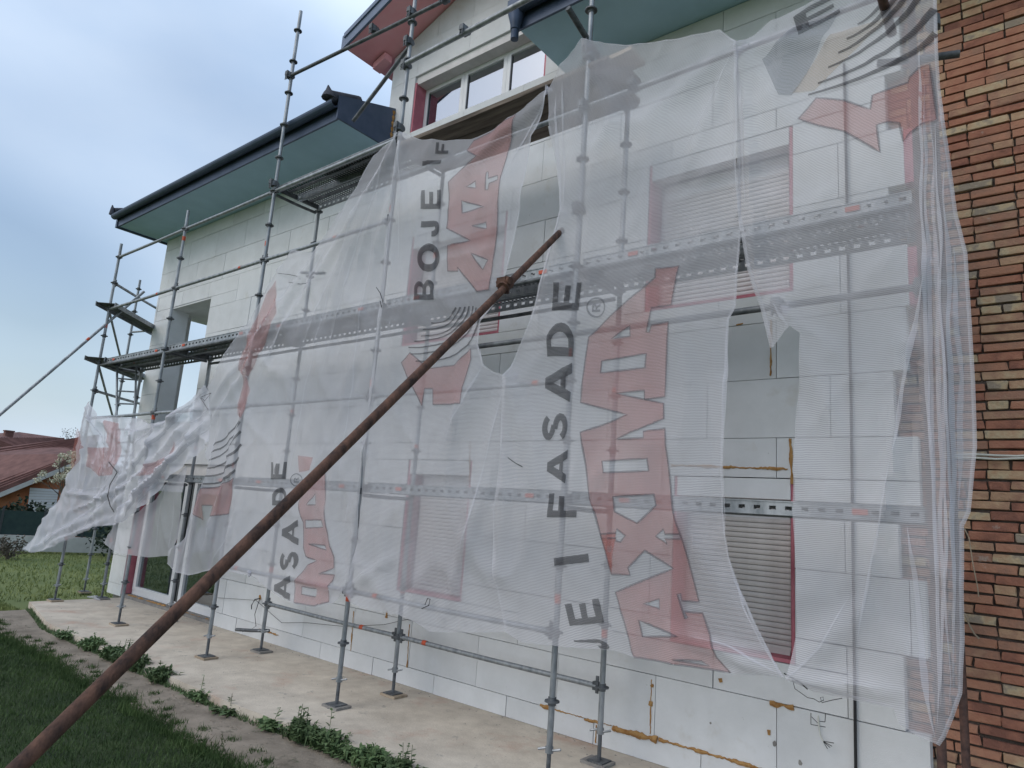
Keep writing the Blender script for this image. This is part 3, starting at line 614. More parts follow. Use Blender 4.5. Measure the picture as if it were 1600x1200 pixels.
# ================================================================ DEBRIS NET
NETY = -.06
def creases(sid):
    return CR.get(sid, [])
CR = {}
def px2(pts, y=NETY): return [(lambda q: (q.x, q.z))(at(x, y_, 1, y)) for (x, y_) in pts]
def seg_d(x, z, a, b):
    ax, az = a; bx, bz = b; dx, dz = bx-ax, bz-az; t = ((x-ax)*dx+(z-az)*dz)/(dx*dx+dz*dz+1e-9); t = max(0, min(1, t))
    return math.hypot(x-ax-dx*t, z-az-dz*t), t
def depth(sid, x, z):
    y = NETY
    n1 = noise.noise((x*.55, z*.45, sid*3.1)); n2 = noise.noise((x*1.9, z*.7, sid*5.7)); n3 = noise.noise((x*5, z*1.3, sid))
    y += -.045*(n1+.6) - .028*n2 - .010*n3
    k_ = {5: 1.9, 1: 1.2}.get(sid, 1.0)
    y -= .030*k_*(1-abs(noise.noise((x*1.5+z*.5, z*.75-x*.35, 9+sid))))**9 + .016*k_*(1-abs(noise.noise((x*3.4-z*.6, z*1.5+x*.8, 21+sid))))**7
    if sid == 5: y -= .035*(1-abs(noise.noise((x*1.6+z*1.5, z*2.1-x*1.3, 40))))**4
    for (a, b, am, wd_) in creases(sid):
        d, t = seg_d(x, z, a, b)
        if d < wd_*3: y -= am*math.exp(-(d/wd_)**2)*(.35+.65*math.sin(math.pi*min(1, .15+t*.8)))
    return min(y, -.034)
def cr(sid, items, am=.03, wd_=.05):
    CR.setdefault(sid, [])
    for (a, b, *r) in items:
        p, q = px2([a, b]); CR[sid].append((p, q, (r[0] if r else am), (r[1] if len(r) > 1 else wd_)))
cr(1, [((628, 210), (470, 560)), ((626, 215), (505, 520)), ((624, 225), (545, 480), .04), ((618, 250), (420, 560), .05, .06), ((620, 300), (560, 520), .03), ((560, 520), (520, 800), .02, .06), ((500, 400), (330, 640), .05, .07), ((470, 450), (340, 660), .05, .05), ((440, 470), (380, 600), .04), ((395, 620), (330, 850), .06, .07), ((360, 640), (300, 870), .06, .06), ((545, 925), (500, 760), .03, .06), ((547, 925), (450, 900), .03, .04), ((335, 700), (290, 880), .05, .05), ((372, 800), (350, 880), .04, .04), ((640, 720), (560, 930), .02, .05)])
cr(5, [((325, 612), (170, 780), .07, .06), ((320, 640), (180, 800), .06, .05), ((330, 660), (200, 810), .08, .07), ((300, 700), (190, 815), .05, .05), ((148, 630), (165, 720), .06, .05), ((147, 632), (130, 790), .05, .06), ((150, 640), (200, 700), .04, .05), ((165, 778), (110, 770), .05, .04), ((165, 778), (120, 800), .05, .03), ((168, 780), (240, 740), .06, .04), ((60, 858), (200, 780), .05, .06), ((90, 850), (180, 810), .05, .04), ((240, 668), (200, 690), .05, .06), ((255, 668), (320, 640), .05, .04)])
cr(2, [((628, 210), (640, 420), .03, .05), ((860, 150), (700, 300), .03, .1), ((858, 160), (740, 260), .03, .06), ((800, 592), (720, 900), .05, .09), ((790, 700), (700, 960), .04, .07), ((560, 880), (640, 960), .03, .08), ((760, 575), (700, 700), .05, .1), ((645, 860), (660, 960), .03, .07), ((548, 925), (620, 870), .04, .05), ((745, 860), (800, 940), .05, .1)])
cr(3, [((918, 72), (900, 300), .04, .07), ((918, 72), (980, 260), .05, .1), ((1158, 78), (1000, 200), .05, .09), ((1158, 78), (1060, 300), .03, .05), ((1158, 85), (1157, 340), .06, .03), ((880, 340), (850, 520), .04, .05), ((800, 592), (840, 750), .04, .08), ((800, 592), (790, 900), .05, .06), ((1135, 600), (1150, 900), .04, .05), ((1060, 800), (1200, 1040), .05, .08), ((930, 560), (880, 900), .03, .1), ((1236, 1056), (1060, 990), .05, .05), ((1234, 1056), (1140, 900), .04, .05)])
cr(4, [((1158, 78), (1190, 460), .06, .05), ((1160, 80), (1280, 260), .04, .08), ((1160, 80), (1340, 60), .04, .06), ((1215, 480), (1330, 700), .04, .08), ((1440, 100), (1470, 1100), .06, .04), ((1470, 200), (1500, 1050), .06, .04), ((1450, 420), (1400, 700), .06, .03), ((1485, 500), (1480, 1140), .05, .03), ((1430, 540), (1390, 800), .05, .04), ((1236, 1057), (1350, 950), .05, .06), ((1236, 1057), (1400, 1080), .05, .04), ((1290, 560), (1330, 900), .03, .08), ((1405, 700), (1340, 1000), .05, .03), ((1420, 1000), (1470, 1150), .05, .04)])
def sheet_mesh(sid, outer, holes=(), step=.045, dy=0., y=NETY, flat=False):
    """fill an outline in the net's own plane, slice it finely and hang it on the draped surface"""
    loops = [px2(outer, y)]+[px2(h, y) for h in holes]
    return drape(sid, loops, step, dy)
def drape(sid, loops, step, dy):
    v3 = [[Vector((x, z, 0)) for (x, z) in l] for l in loops]; tri = tessellate_polygon(v3); flat = [v for l in v3 for v in l]
    bm = bmesh.new(); vs = [bm.verts.new((v.x, 0, v.y)) for v in flat]
    for t in tri:
        try: bm.faces.new([vs[i] for i in t])
        except ValueError: pass
    xs = [v.x for v in flat]; zs = [v.y for v in flat]
    for (lo, hi, nrm) in ((min(xs), max(xs), (1, 0, 0)), (min(zs), max(zs), (0, 0, 1))):
        c = math.floor(lo/step)*step+step
        while c < hi:
            bmesh.ops.bisect_plane(bm, geom=bm.verts[:]+bm.edges[:]+bm.faces[:], plane_co=Vector(nrm)*c, plane_no=nrm, dist=1e-5); c += step
    for v in bm.verts: v.co.y = depth(sid, v.co.x, v.co.z)+dy
    mb = MB(); bm.verts.index_update(); mb.v = [v.co.copy() for v in bm.verts]; mb.f = [tuple(q.index for q in f.verts) for f in bm.faces]; bm.free(); mb.smooth = True
    return mb
def ribbon(sid, pts, w0, w1, dy, closed=False, step=.06, y=NETY, taper=False):
    """narrow strip following a line on the net (hem, pleat, printed outline)"""
    p = px2(pts, y)
    if closed: p = p+[p[0]]
    q = []
    for a, b in zip(p[:-1], p[1:]):
        n = max(1, int(math.hypot(b[0]-a[0], b[1]-a[1])/step)); q += [(a[0]+(b[0]-a[0])*i/n, a[1]+(b[1]-a[1])*i/n) for i in range(n)]
    q.append(p[-1]); mb = MB(); m = len(q)
    for i, (x, z) in enumerate(q):
        a, b = q[max(0, i-1)], q[min(m-1, i+1)]
        if closed and i in (0, m-1): a, b = q[m-2], q[1]
        dx, dz = b[0]-a[0], b[1]-a[1]; l = math.hypot(dx, dz) or 1; t = i/(m-1); hw = (w0*(1-t)+w1*t)/2
        if taper: hw *= min(1, t*5+.04, (1-t)*4+.04)*(.75+.5*noise.noise((x*4, z*4, w0*99))); ww = .02*noise.noise((x*2.3, z*2.3, w1*50)); x, z = x-dz/l*ww, z+dx/l*ww
        for s in (-1, 1):
            X, Z = x-dz/l*hw*s, z+dx/l*hw*s; mb.v.append(Vector((X, depth(sid, X, Z)+dy, Z)))
    for i in range(m-1): mb.f.append((2*i, 2*i+1, 2*i+3, 2*i+2))
    mb.smooth = True; return mb
A_OUT = [(628, 209), (614, 225), (590, 247), (565, 297), (537, 334), (510, 372), (492, 397), (460, 393), (431, 438), (412, 475), (375, 530), (345, 580), (330, 606), (335, 650), (330, 690), (335, 740), (322, 780), (308, 820), (290, 848), (270, 862), (270, 880), (281, 893), (300, 898), (330, 891), (350, 885), (368, 893), (385, 897), (400, 903), (420, 920), (440, 933), (467, 943), (500, 948), (527, 943), (547, 925), (560, 880), (572, 735), (590, 560), (607, 416), (616, 310)]
F_OUT = [(330, 604), (318, 618), (300, 636), (275, 656), (255, 663), (240, 664), (225, 655), (195, 653), (162, 652), (147, 628), (136, 650), (126, 720), (100, 780), (45, 858), (60, 863), (85, 857), (106, 848), (130, 835), (160, 822), (185, 820), (200, 815), (240, 787), (262, 757), (290, 731), (312, 712), (334, 690), (336, 650)]
K_OUT = [(185, 806), (162, 848), (180, 865), (230, 871), (264, 868), (276, 840), (286, 800), (292, 728), (262, 752), (240, 780), (205, 805)]
B_OUT = [(628, 209), (616, 310), (607, 416), (590, 560), (572, 735), (560, 880), (547, 925), (553, 940), (573, 950), (630, 960), (647, 967), (677, 987), (747, 988), (797, 987), (790, 950), (780, 900), (775, 800), (793, 715), (790, 690), (800, 592), (775, 583), (762, 573), (752, 540), (757, 505), (775, 480), (785, 462), (796, 427), (816, 330), (833, 215), (840, 203), (855, 165), (859, 146), (850, 152), (820, 180), (780, 205), (740, 221), (700, 224), (660, 220)]
C_OUT = [(859, 146), (880, 108), (918, 70), (980, 75), (1060, 66), (1130, 56), (1158, 78), (1156, 250), (1159, 342), (1149, 480), (1139, 500), (1135, 600), (1133, 800), (1142, 870), (1170, 950), (1200, 1005), (1232, 1055), (1200, 1052), (1147, 1053), (1083, 1042), (1000, 1027), (963, 1015), (867, 1008), (820, 1003), (797, 987), (790, 950), (780, 900), (775, 800), (793, 715), (790, 690), (800, 592), (812, 560), (835, 507), (845, 477), (852, 450), (861, 426), (873, 373), (880, 335), (872, 260), (862, 200)]
D_OUT = [(1158, 78), (1200, 38), (1260, 14), (1292, -5), (1330, -60), (1462, -120), (1462, 0), (1467, 140), (1480, 230), (1495, 340), (1510, 400), (1522, 600), (1525, 700), (1515, 800), (1505, 822), (1506, 1000), (1502, 1080), (1490, 1115), (1478, 1145), (1468, 1160), (1440, 1150), (1408, 1130), (1398, 1105), (1335, 1092), (1275, 1078), (1236, 1057), (1249, 980), (1248, 900), (1240, 800), (1246, 650), (1252, 600), (1255, 525), (1240, 514), (1225, 530), (1210, 545), (1195, 480), (1175, 420), (1159, 342), (1156, 250)]
G = 'printed debris nets on the scaffold'
nets = {}
for sid, out, lab in ((1, A_OUT, 'debris net sheet with long slanting upper edge, lettered ASADE, left of the middle'), (5, F_OUT, 'crumpled torn net flap blown out to the left of the leftmost scaffold standard'),
                      (2, B_OUT, 'middle debris net sheet lettered BOJE behind the rusty raking pole'), (3, C_OUT, 'debris net sheet with the tallest peak, lettered JE I FASADE and MAXIMA'), (4, D_OUT, 'rightmost debris net sheet beside the bare brick wall, with big brush stroke emblem')):
    nets[sid] = sheet_mesh(sid, out).build('debris_net', M['netf' if sid == 5 else 'net'], None, lab, 'net', G)
def deep(mb, dy):
    for v in mb.v: v.y += dy
    return mb
nets[6] = deep(sheet_mesh(6, K_OUT), .05).build('debris_net', M['net'], None, 'short net remnant hanging before the left leaf of the glass door', 'net', G)
def hem(sid, pts, w0=.03, w1=.03, m='netd', dy=-.003, name='hem', taper=False): ribbon(sid, pts, w0*.65, w1*.65, dy, step=.045, taper=taper).build(name, M[m], nets[sid])
hem(1, A_OUT[:12], .03, .03); hem(1, A_OUT[13:27], .02, .025); hem(2, B_OUT[-10:]+[B_OUT[0]], .015, .015); hem(2, B_OUT[19:32], .03, .025); hem(3, C_OUT[:7], .012, .02)
hem(3, C_OUT[6:17], .03, .02); hem(3, C_OUT[30:], .025, .03); hem(4, [(1158, 78), (1156, 250), (1159, 342), (1175, 420), (1195, 480), (1210, 545)], .04, .045); hem(4, D_OUT[5:20], .03, .03)
hem(5, F_OUT[9:21], .02, .03); hem(5, F_OUT[:9], .02, .02)
hem(2, [(628, 210), (622, 300), (604, 480), (576, 760), (548, 925)], .014, .018, taper=True); hem(3, [(800, 592), (792, 700), (776, 800), (782, 900), (797, 985)], .028, .016, taper=True)
PLEAT = {1: [((627, 213), (560, 330), (470, 560), .02, .03), ((624, 222), (545, 420), (500, 600), .025, .02), ((618, 240), (500, 420), (420, 560), .03, .04), ((560, 300), (450, 500), (400, 610), .03, .03), ((500, 385), (420, 520), (335, 640), .04, .04), ((480, 400), (400, 540), (345, 660), .025, .03), ((530, 420), (470, 600), (450, 760), .015, .02), ((595, 330), (560, 520), (535, 800), .015, .02), ((395, 610), (360, 720), (320, 870), .03, .03), ((350, 650), (330, 770), (288, 880), .05, .04), ((372, 790), (355, 850), (330, 890), .02, .025), ((630, 430), (585, 600), (560, 800), .012, .02)],
         5: [((330, 612), (250, 690), (165, 800), .05, .05), ((333, 640), (260, 720), (180, 812), .05, .06), ((334, 668), (280, 720), (205, 808), .04, .05), ((148, 632), (160, 690), (185, 740), .03, .02), ((146, 635), (138, 700), (128, 780), .03, .03), ((200, 700), (170, 775), (130, 800), .03, .03), ((170, 778), (120, 820), (60, 858), .03, .02), ((255, 668), (230, 680), (195, 672), .05, .03), ((180, 760), (130, 770), (115, 765), .02, .03), ((325, 625), (225, 690), (200, 700), .03, .02), ((334, 655), (270, 735), (225, 795), .03, .04), ((300, 640), (240, 680), (215, 690), .03, .03), ((165, 655), (170, 700), (168, 770), .03, .03), ((195, 656), (180, 720), (170, 776), .02, .03), ((240, 668), (205, 720), (172, 776), .03, .03), ((290, 690), (240, 740), (176, 782), .03, .03), ((160, 785), (110, 830), (80, 852), .03, .03), ((172, 782), (150, 810), (130, 832), .03, .02), ((310, 690), (250, 760), (200, 812), .03, .03)],
         6: [((250, 775), (245, 820), (240, 868), .02, .02), ((225, 800), (222, 840), (215, 868), .02, .02), ((272, 770), (268, 820), (262, 866), .03, .02)],
         2: [((628, 211), (634, 300), (628, 420), .015, .02), ((856, 160), (800, 260), (770, 330), .03, .01), ((800, 592), (760, 720), (735, 860), .015, .03), ((760, 575), (725, 640), (690, 720), .03, .01), ((575, 640), (560, 760), (540, 830), .02, .02)],
         3: [((872, 150), (868, 240), (880, 340), .04, .03), ((885, 130), (878, 220), (884, 330), .02, .03), ((1158, 85), (1090, 190), (1060, 260), .02, .005), ((880, 345), (862, 430), (838, 510), .045, .03), ((1140, 500), (1137, 700), (1138, 850), .03, .015), ((1232, 1052), (1150, 1000), (1060, 985), .02, .006), ((1228, 1050), (1180, 970), (1150, 900), .02, .02)],
         4: [((1158, 85), (1162, 200), (1168, 330), .03, .03), ((1440, 30), (1448, 400), (1462, 820), .02, .03), ((1448, 120), (1462, 500), (1466, 1000), .025, .03), ((1458, 160), (1478, 600), (1476, 1100), .02, .04), ((1466, 200), (1488, 560), (1484, 1120), .03, .02), ((1478, 250), (1500, 600), (1492, 1080), .02, .035), ((1450, 440), (1425, 600), (1398, 720), .03, .03), ((1490, 380), (1512, 600), (1500, 800), .03, .03), ((1470, 420), (1496, 700), (1496, 900), .02, .015), ((1455, 600), (1470, 860), (1470, 1130), .015, .03), ((1400, 700), (1375, 850), (1345, 1000), .01, .02), ((1236, 1057), (1290, 1020), (1330, 930), .02, .01), ((1236, 1057), (1320, 1086), (1400, 1100), .02, .03), ((1418, 820), (1440, 1000), (1466, 1150), .02, .05), ((1240, 516), (1225, 500), (1215, 478), .04, .05)]}
for sid, ls in PLEAT.items():
    for (a, b, c, w0, w1) in ls: ribbon(sid, [a, ((a[0]+2*b[0]+c[0])/4, (a[1]+2*b[1]+c[1])/4), c], w0, w1, -.006+(.05 if sid == 6 else 0), taper=True).build('pleat', M['netd'], nets[sid])
# ---- print on the nets
def printed(sid, outer, holes=(), m='pr', outline=True, ow=.015, dy=-.008, name='printed_shape'):
    o = sheet_mesh(sid, outer, holes, .045, dy).build(name, M[m], nets[sid])
    if outline:
        for l in [outer]+list(holes): ribbon(sid, l, ow, ow, dy-.002, True).build('printed_outline', M['pg'], o)
    return o
_fc = {}
def letter_loops(ch):
    """letter outlines in a unit box, x right, y up"""
    if ch in _fc: return _fc[ch]
    T = .23
    def arc(cx, cy, rx, ry, a0, a1, n=10): return [(cx+rx*math.cos(math.radians(a0+(a1-a0)*i/n)), cy+ry*math.sin(math.radians(a0+(a1-a0)*i/n))) for i in range(n+1)]
    D_ = {'E': [[(0, 0), (1, 0), (1, .2), (.28, .2), (.28, .41), (.9, .41), (.9, .6), (.28, .6), (.28, .8), (.98, .8), (.98, 1), (0, 1)]],
          'F': [[(0, 0), (.28, 0), (.28, .4), (.86, .4), (.86, .6), (.28, .6), (.28, .8), (.98, .8), (.98, 1), (0, 1)]],
          'I': [[(0, 0), (1, 0), (1, 1), (0, 1)]],
          'A': [[(0, 0), (.26, 0), (.35, .22), (.65, .22), (.74, 0), (1, 0), (.63, 1), (.37, 1)], [(.41, .4), (.5, .68), (.59, .4)]],
          'D': [[(0, 0)]+arc(.42, .5, .58, .5, -90, 90)+[(0, 1)], [(.27, .2), (.27, .8)]+arc(.42, .5, .3, .3, 90, -90)],
          'O': [arc(.5, .5, .5, .5, 0, 345, 23), arc(.5, .5, .24, .29, 0, -345, 23)],
          'B': [[(0, 0)]+arc(.6, .28, .38, .28, -90, 60, 8)+arc(.58, .76, .34, .24, -60, 90, 8)+[(0, 1)], [(.27, .19), (.27, .42)]+arc(.56, .305, .13, .115, 90, -90, 6), [(.27, .6), (.27, .82)]+arc(.54, .71, .12, .11, 90, -90, 6)],
          'J': [[(.62, 1), (1, 1), (1, .32)]+arc(.52, .32, .48, .32, 0, -180, 10)+[(.04, .38), (.36, .38)]+arc(.52, .32, .14, .1, 180, 350, 6)+[(.62, .32)]],
          'R': [[(0, 0), (.27, 0), (.27, .38), (.45, .38), (.7, 0), (1, 0), (.72, .43)]+arc(.55, .71, .4, .29, -60, 90, 8)+[(0, 1)], [(.27, .58), (.27, .8)]+arc(.52, .69, .14, .11, 90, -90, 6)]}
    if ch == 'S':
        c = arc(.5, .73, .36, .165, 20, 270, 12)+arc(.5, .29, .37, .185, 90, -165, 12); hw = .135; l, r = [], []
        for i, (x, y) in enumerate(c):
            a, b = c[max(0, i-1)], c[min(len(c)-1, i+1)]; dx, dy = b[0]-a[0], b[1]-a[1]; n = math.hypot(dx, dy) or 1
            l.append((x-dy/n*hw, y+dx/n*hw*.75)); r.append((x+dy/n*hw, y-dx/n*hw*.75))
        D_['S'] = [l+r[::-1]]
    _fc[ch] = D_[ch]; return D_[ch]
def letter(sid, ch, bl, br, tr, tl, m='pk'):
    """letter in the quad bl, br, tr, tl (its own bottom-left, bottom-right, ...)"""
    def mp_(u, v): return tuple((bl[k]*(1-u)+br[k]*u)*(1-v)+(tl[k]*(1-u)+tr[k]*u)*v for k in (0, 1))
    lp = [[mp_(*p) for p in l] for l in letter_loops(ch)]
    sheet_mesh(sid, lp[0], lp[1:], .045, -.008).build('printed_letter', M[m], nets[sid])
def vlet(sid, ch, x0, x1, y0, y1, sk=0, m='pk'):
    """letter of a line that reads upwards; sk shifts its upper end sideways"""
    letter(sid, ch, (x1, y1), (x1+sk, y0), (x0+sk, y0-(x1-x0)*0.0), (x0, y1), m)
for ch, a, b, c, d in (('E', 871, 913, 445, 489), ('D', 863, 903, 508, 560), ('A', 857, 899, 570, 631), ('S', 853, 893, 648, 690), ('A', 860, 893, 704, 757), ('F', 862, 908, 771, 809)): vlet(3, ch, a, b, c, d, 3)
letter(3, 'I', (927, 878), (925, 865), (872, 872), (873, 884)); letter(3, 'E', (950, 972), (943, 934), (888, 943), (897, 977)); letter(3, 'J', (966, 1017), (948, 997), (904, 999), (908, 1006))
for ch, a, b, c, d in (('E', 664, 695, 301, 330), ('J', 663, 695, 349, 375), ('O', 659, 693, 384, 428), ('B', 653, 685, 440, 471)): vlet(2, ch, a, b, c, d, 2)
letter(2, 'I', (694, 259), (696, 253), (667, 256), (666, 263)); letter(2, 'F', (706, 244), (709, 226), (688, 226), (686, 244))
for ch, a, b, c, d in (('E', 424, 450, 722, 749), ('D', 431, 451, 762, 790), ('A', 441, 469, 812, 852), ('S', 438, 469, 862, 891), ('A', 431, 457, 899, 938)): vlet(1, ch, a, b, c, d, 2)
letter(4, 'E', (1252, 63), (1314, 22), (1306, -8), (1243, 34))
def ringed_r(sid, cx, cy, r):
    ribbon(sid, [(cx+r*math.cos(a*math.pi/9), cy+r*1.06*math.sin(a*math.pi/9)) for a in range(18)], .016, .016, -.008, True, .03).build('printed_ring', M['pg'], nets[sid])
    letter(sid, 'R', (cx+r*.45, cy+r*.5), (cx+r*.5, cy-r*.45), (cx-r*.5, cy-r*.45), (cx-r*.5, cy+r*.5), 'pg')
ringed_r(3, 939, 484, 14); ringed_r(1, 465, 750, 9)
printed(3, [(1031, 424), (1066, 419), (1055, 480), (1024, 485), (1016, 522), (1020, 522), (1024, 511), (1050, 506), (1045, 622), (1012, 626), (1012, 612), (970, 617), (1043, 632), (1043, 656), (968, 688), (1013, 686), (1012, 676), (1045, 671), (1055, 780), (1060, 800), (1075, 847), (1097, 940), (1070, 938), (1068, 927), (1063, 928), (1075, 966), (1079, 965), (1074, 955), (1102, 957), (1125, 1026), (1146, 1050), (1083, 1040), (1000, 1025), (995, 1017), (968, 925), (1057, 888), (1015, 860), (990, 887), (993, 898), (963, 897), (938, 800), (931, 780), (917, 678), (987, 650), (917, 632), (927, 530), (1030, 438)],
        [[(963, 533), (990, 512), (990, 528)], [(947, 567), (1015, 555), (1013, 577), (945, 585)], [(948, 722), (1018, 718), (1020, 737), (952, 740)], [(965, 777), (1027, 773), (1030, 790), (1003, 818), (967, 800)],
         [(947, 835), (970, 833), (971, 827), (985, 837), (978, 847), (970, 845), (971, 841), (948, 842)], [(1070, 835), (1045, 835), (1042, 827), (1030, 838), (1048, 850), (1045, 842), (1071, 842)], [(1015, 942), (1037, 935), (1038, 950)], [(1008, 968), (1067, 993), (1013, 993)], [(1058, 1029), (1100, 1032), (1112, 1040)]], name='printed_word')
printed(2, [(745, 223), (780, 207), (815, 185), (800, 240), (790, 282), (783, 370), (778, 413), (772, 456), (753, 459), (722, 421), (723, 427), (707, 427), (708, 388), (743, 380), (708, 362), (709, 290), (716, 283), (754, 250), (736, 240)],
        [[(734, 295), (748, 286), (749, 297)], [(727, 317), (763, 327), (728, 336)], [(745, 357), (766, 351), (767, 361)], [(765, 272), (768, 272), (769, 283), (785, 279), (785, 286), (770, 290), (768, 300), (764, 300)], [(745, 400), (770, 410), (762, 425)]], name='printed_word')
printed(1, [(515, 735), (514, 762), (516, 783), (517, 812), (523, 845), (531, 871), (531, 887), (507, 896), (532, 898), (522, 915), (522, 940), (500, 946), (464, 941), (466, 908), (478, 893), (487, 883), (502, 876), (482, 869), (477, 856), (477, 816), (470, 788), (473, 779), (490, 755)],
        [[(482, 789), (497, 772), (498, 789)], [(480, 813), (513, 813), (515, 824), (480, 825)], [(488, 850), (514, 852), (516, 859)], [(478, 916), (506, 920), (502, 932), (477, 928)]], name='printed_word')
def strokes(sid, st, en, ctl, w0, w1):
    for (a, b, c) in zip(st, en, ctl):
        pts = [((1-t)**2*a[0]+2*t*(1-t)*c[0]+t*t*b[0], (1-t)**2*a[1]+2*t*(1-t)*c[1]+t*t*b[1]) for t in [i/12 for i in range(13)]]
        ribbon(sid, pts, w0, w1, -.008).build('printed_brush_stroke', M['pk'], nets[sid])
strokes(2, [(680, 507), (667, 517), (663, 527), (653, 535), (645, 545), (648, 555), (655, 566)], [(721, 484), (727, 483), (733, 482), (739, 481), (746, 481), (752, 484), (758, 488)], [(712, 508), (718, 517), (724, 527), (731, 533), (738, 545), (744, 553), (750, 570)], .012, .022)
printed(2, [(647, 553), (632, 568), (662, 635), (667, 608), (680, 608), (680, 633), (730, 633), (730, 607), (743, 563), (742, 547), (715, 572), (677, 577), (663, 567)], name='printed_emblem')
strokes(4, [(1265, 152), (1280, 134), (1296, 110), (1312, 88), (1326, 68), (1342, 43)], [(1464, 60), (1462, 20), (1452, -20), (1440, -40), (1425, -50), (1410, -60)], [(1400, 120), (1400, 100), (1400, 70), (1396, 50), (1390, 40), (1385, 25)], .015, .055)
printed(4, [(1278, 158), (1252, 193), (1323, 213), (1380, 248), (1374, 204), (1390, 198), (1408, 199), (1415, 230), (1423, 217), (1466, 194), (1455, 108), (1423, 128), (1421, 135), (1366, 156), (1363, 178), (1322, 163)], name='printed_emblem')
printed(4, [(1194, 98), (1243, 50), (1310, 24), (1262, 120), (1240, 155), (1222, 157)], m='pp', outline=False, name='printed_panel'); printed(4, [(1240, 150), (1300, 60), (1395, 30), (1330, 90), (1275, 145)], m='pb', outline=False, name='printed_panel', dy=-.006)
printed(1, [(328, 764), (315, 803), (326, 813), (327, 790), (338, 790), (336, 807), (361, 803), (371, 748), (350, 760)], name='printed_emblem')
strokes(1, [(330, 757), (333, 745), (336, 733), (338, 720), (340, 708), (343, 697)], [(373, 735), (378, 715), (382, 695), (384, 675), (385, 660), (385, 648)], [(360, 755), (365, 740), (368, 722), (370, 700), (370, 690), (372, 675)], .02, .035)
for o_ in ([(438, 440), (424, 462), (395, 520), (378, 580), (392, 590), (420, 540), (442, 490)], [(388, 585), (380, 615), (377, 650), (388, 655), (396, 615)], [(468, 712), (492, 715), (490, 735), (470, 738)]): printed(1, o_, outline=False, name='printed_patch')
for o_ in ([(172, 658), (190, 662), (194, 700), (186, 742), (160, 745), (146, 730), (150, 700), (176, 700)], [(282, 690), (270, 712), (240, 730), (232, 745), (260, 740), (280, 715)], [(130, 670), (142, 700), (120, 735), (118, 715)]): printed(5, o_, outline=False, name='printed_patch')
# wire ties and tails
def wire_tail(pts, y, label, r=.004, m='wire', name='tie_wire', cat='wire'):
    g = MB().tube([at(a, b, 1, y) for (a, b) in pts], r, 5); return g.build(name, M[m], None, label, cat, 'wire ties on the nets' if cat == 'wire' else None)
wire_tail([(1225, 1052), (1236, 1058), (1250, 1066), (1262, 1077)], -.14, 'black tie wire end at the bottom net corner under the right window')
wire_tail([(1238, 1060), (1242, 1076), (1262, 1090), (1272, 1092), (1280, 1097), (1287, 1094), (1286, 1089), (1282, 1090), (1284, 1098), (1300, 1094), (1316, 1091)], -.13, 'thin looped wire dangling right of the bottom net corner', .0022)
wire_tail([(588, 449), (594, 458), (598, 470), (596, 480), (594, 470)], -.14, 'short bent tie wire on the fourth standard at deck height')
wire_tail([(664, 945), (668, 935), (672, 936), (670, 946), (659, 951)], -.14, 'small tie wire around the low rail near the pink window')
wire_tail([(434, 427), (452, 429), (466, 432), (469, 436)], -.13, 'thin tie wire at the tip of the slanting net edge', .003)
wire_tail([(451, 441), (470, 444), (478, 443)], -.13, 'second thin tie wire below the slanting net tip', .003)
wire_tail([(790, 712), (795, 716), (806, 724), (816, 729)], -.13, 'thin wire sticking out of the seam between the two middle nets', .003)
wire_tail([(310, 622), (330, 614), (320, 626), (312, 620), (325, 640)], -.14, 'crossed tie wire where the blown flap meets the slanting net', .003)
wire_tail([(170, 722), (183, 738), (172, 757), (168, 775), (172, 790), (178, 800)], -.2, 'dark knotted cord gathering the blown net flap', .007)
def knot(px, py, y, r, label):
    c = at(px, py, 1, y); g = MB(); c.y += .03
    for k in range(7):
        a0 = rnd(0, 6.28); d = Vector((math.cos(a0), rnd(-.5, .1), math.sin(a0)-.5)).normalized(); l = r*rnd(.35, .9)
        g.tube([c-d*r*.12, c+d*l*.35+Vector((rnd(-.01, .01), -.012, rnd(-.01, .01))), c+d*l*.7+Vector((rnd(-.02, .02), -.006, rnd(-.02, .01))), c+d*l], [.014, .017, .010, .003], 6)
    g.build('net_knot', M['netd'], None, label, 'knot', 'knots of net cloth')
knot(1157, 75, -.12, .11, 'knotted net cloth around the upper rail between the two right nets'); knot(853, 140, -.1, .07, 'knot of net cloth at the top of the gap beside the peaked net'); knot(546, 925, -.12, .1, 'knot of net cloth around the low rail at the fourth standard')
knot(1225, 482, -.08, .09, 'torn knot of net cloth on the rail above the right window gap'); knot(802, 588, -.1, .05, 'small knot of net cloth on the middle rail'); knot(388, 895, -.1, .06, 'small knot of net cloth at the left end of the low rail')
# ================================================================ small things on the walls
MB().tube([at(1319, 100, 1, W-.03), at(1330, 640, 1, W-.03), at(1337.5, 1230, 1, W-.03)], .011, 8).build('conductor_rod', M['wire'], None, 'thin dark vertical rod fixed on the white boards near the brick wall', 'rod')
for i, dz in enumerate((0, -.022)):
    pts = [(12.75+.12*j, W+.085-.01*i, 2.62+dz+.006*math.sin(j*1.7+i)) for j in range(14)]
    MB().tube(pts, .008, 8).build('cable', M['cable'], None, ('upper' if i == 0 else 'lower')+' of two white cables running across the brick wall', 'cable')
MB().tube([at(a, b, 1, W+.07) for a, b in ((1507, 826), (1514, 840), (1520, 880), (1528, 920), (1529, 932))], .004, 6).build('cord', M['plank_l'], None, 'thin tan cord hanging on the brick wall beside the net', 'cord')
MB().tube([at(a, b, 1, W+.07) for a, b in ((1507, 958), (1514, 975), (1522, 990), (1530, 998))], .006, 6).build('cord', M['plank_l'], None, 'short grey cord end on the lower brick wall', 'cord')
cb = empty('cable_bundle', at(1280, 1115, 1, W-.005), 'bundle of loose cable ends poking out of the lower right boards', 'cable')
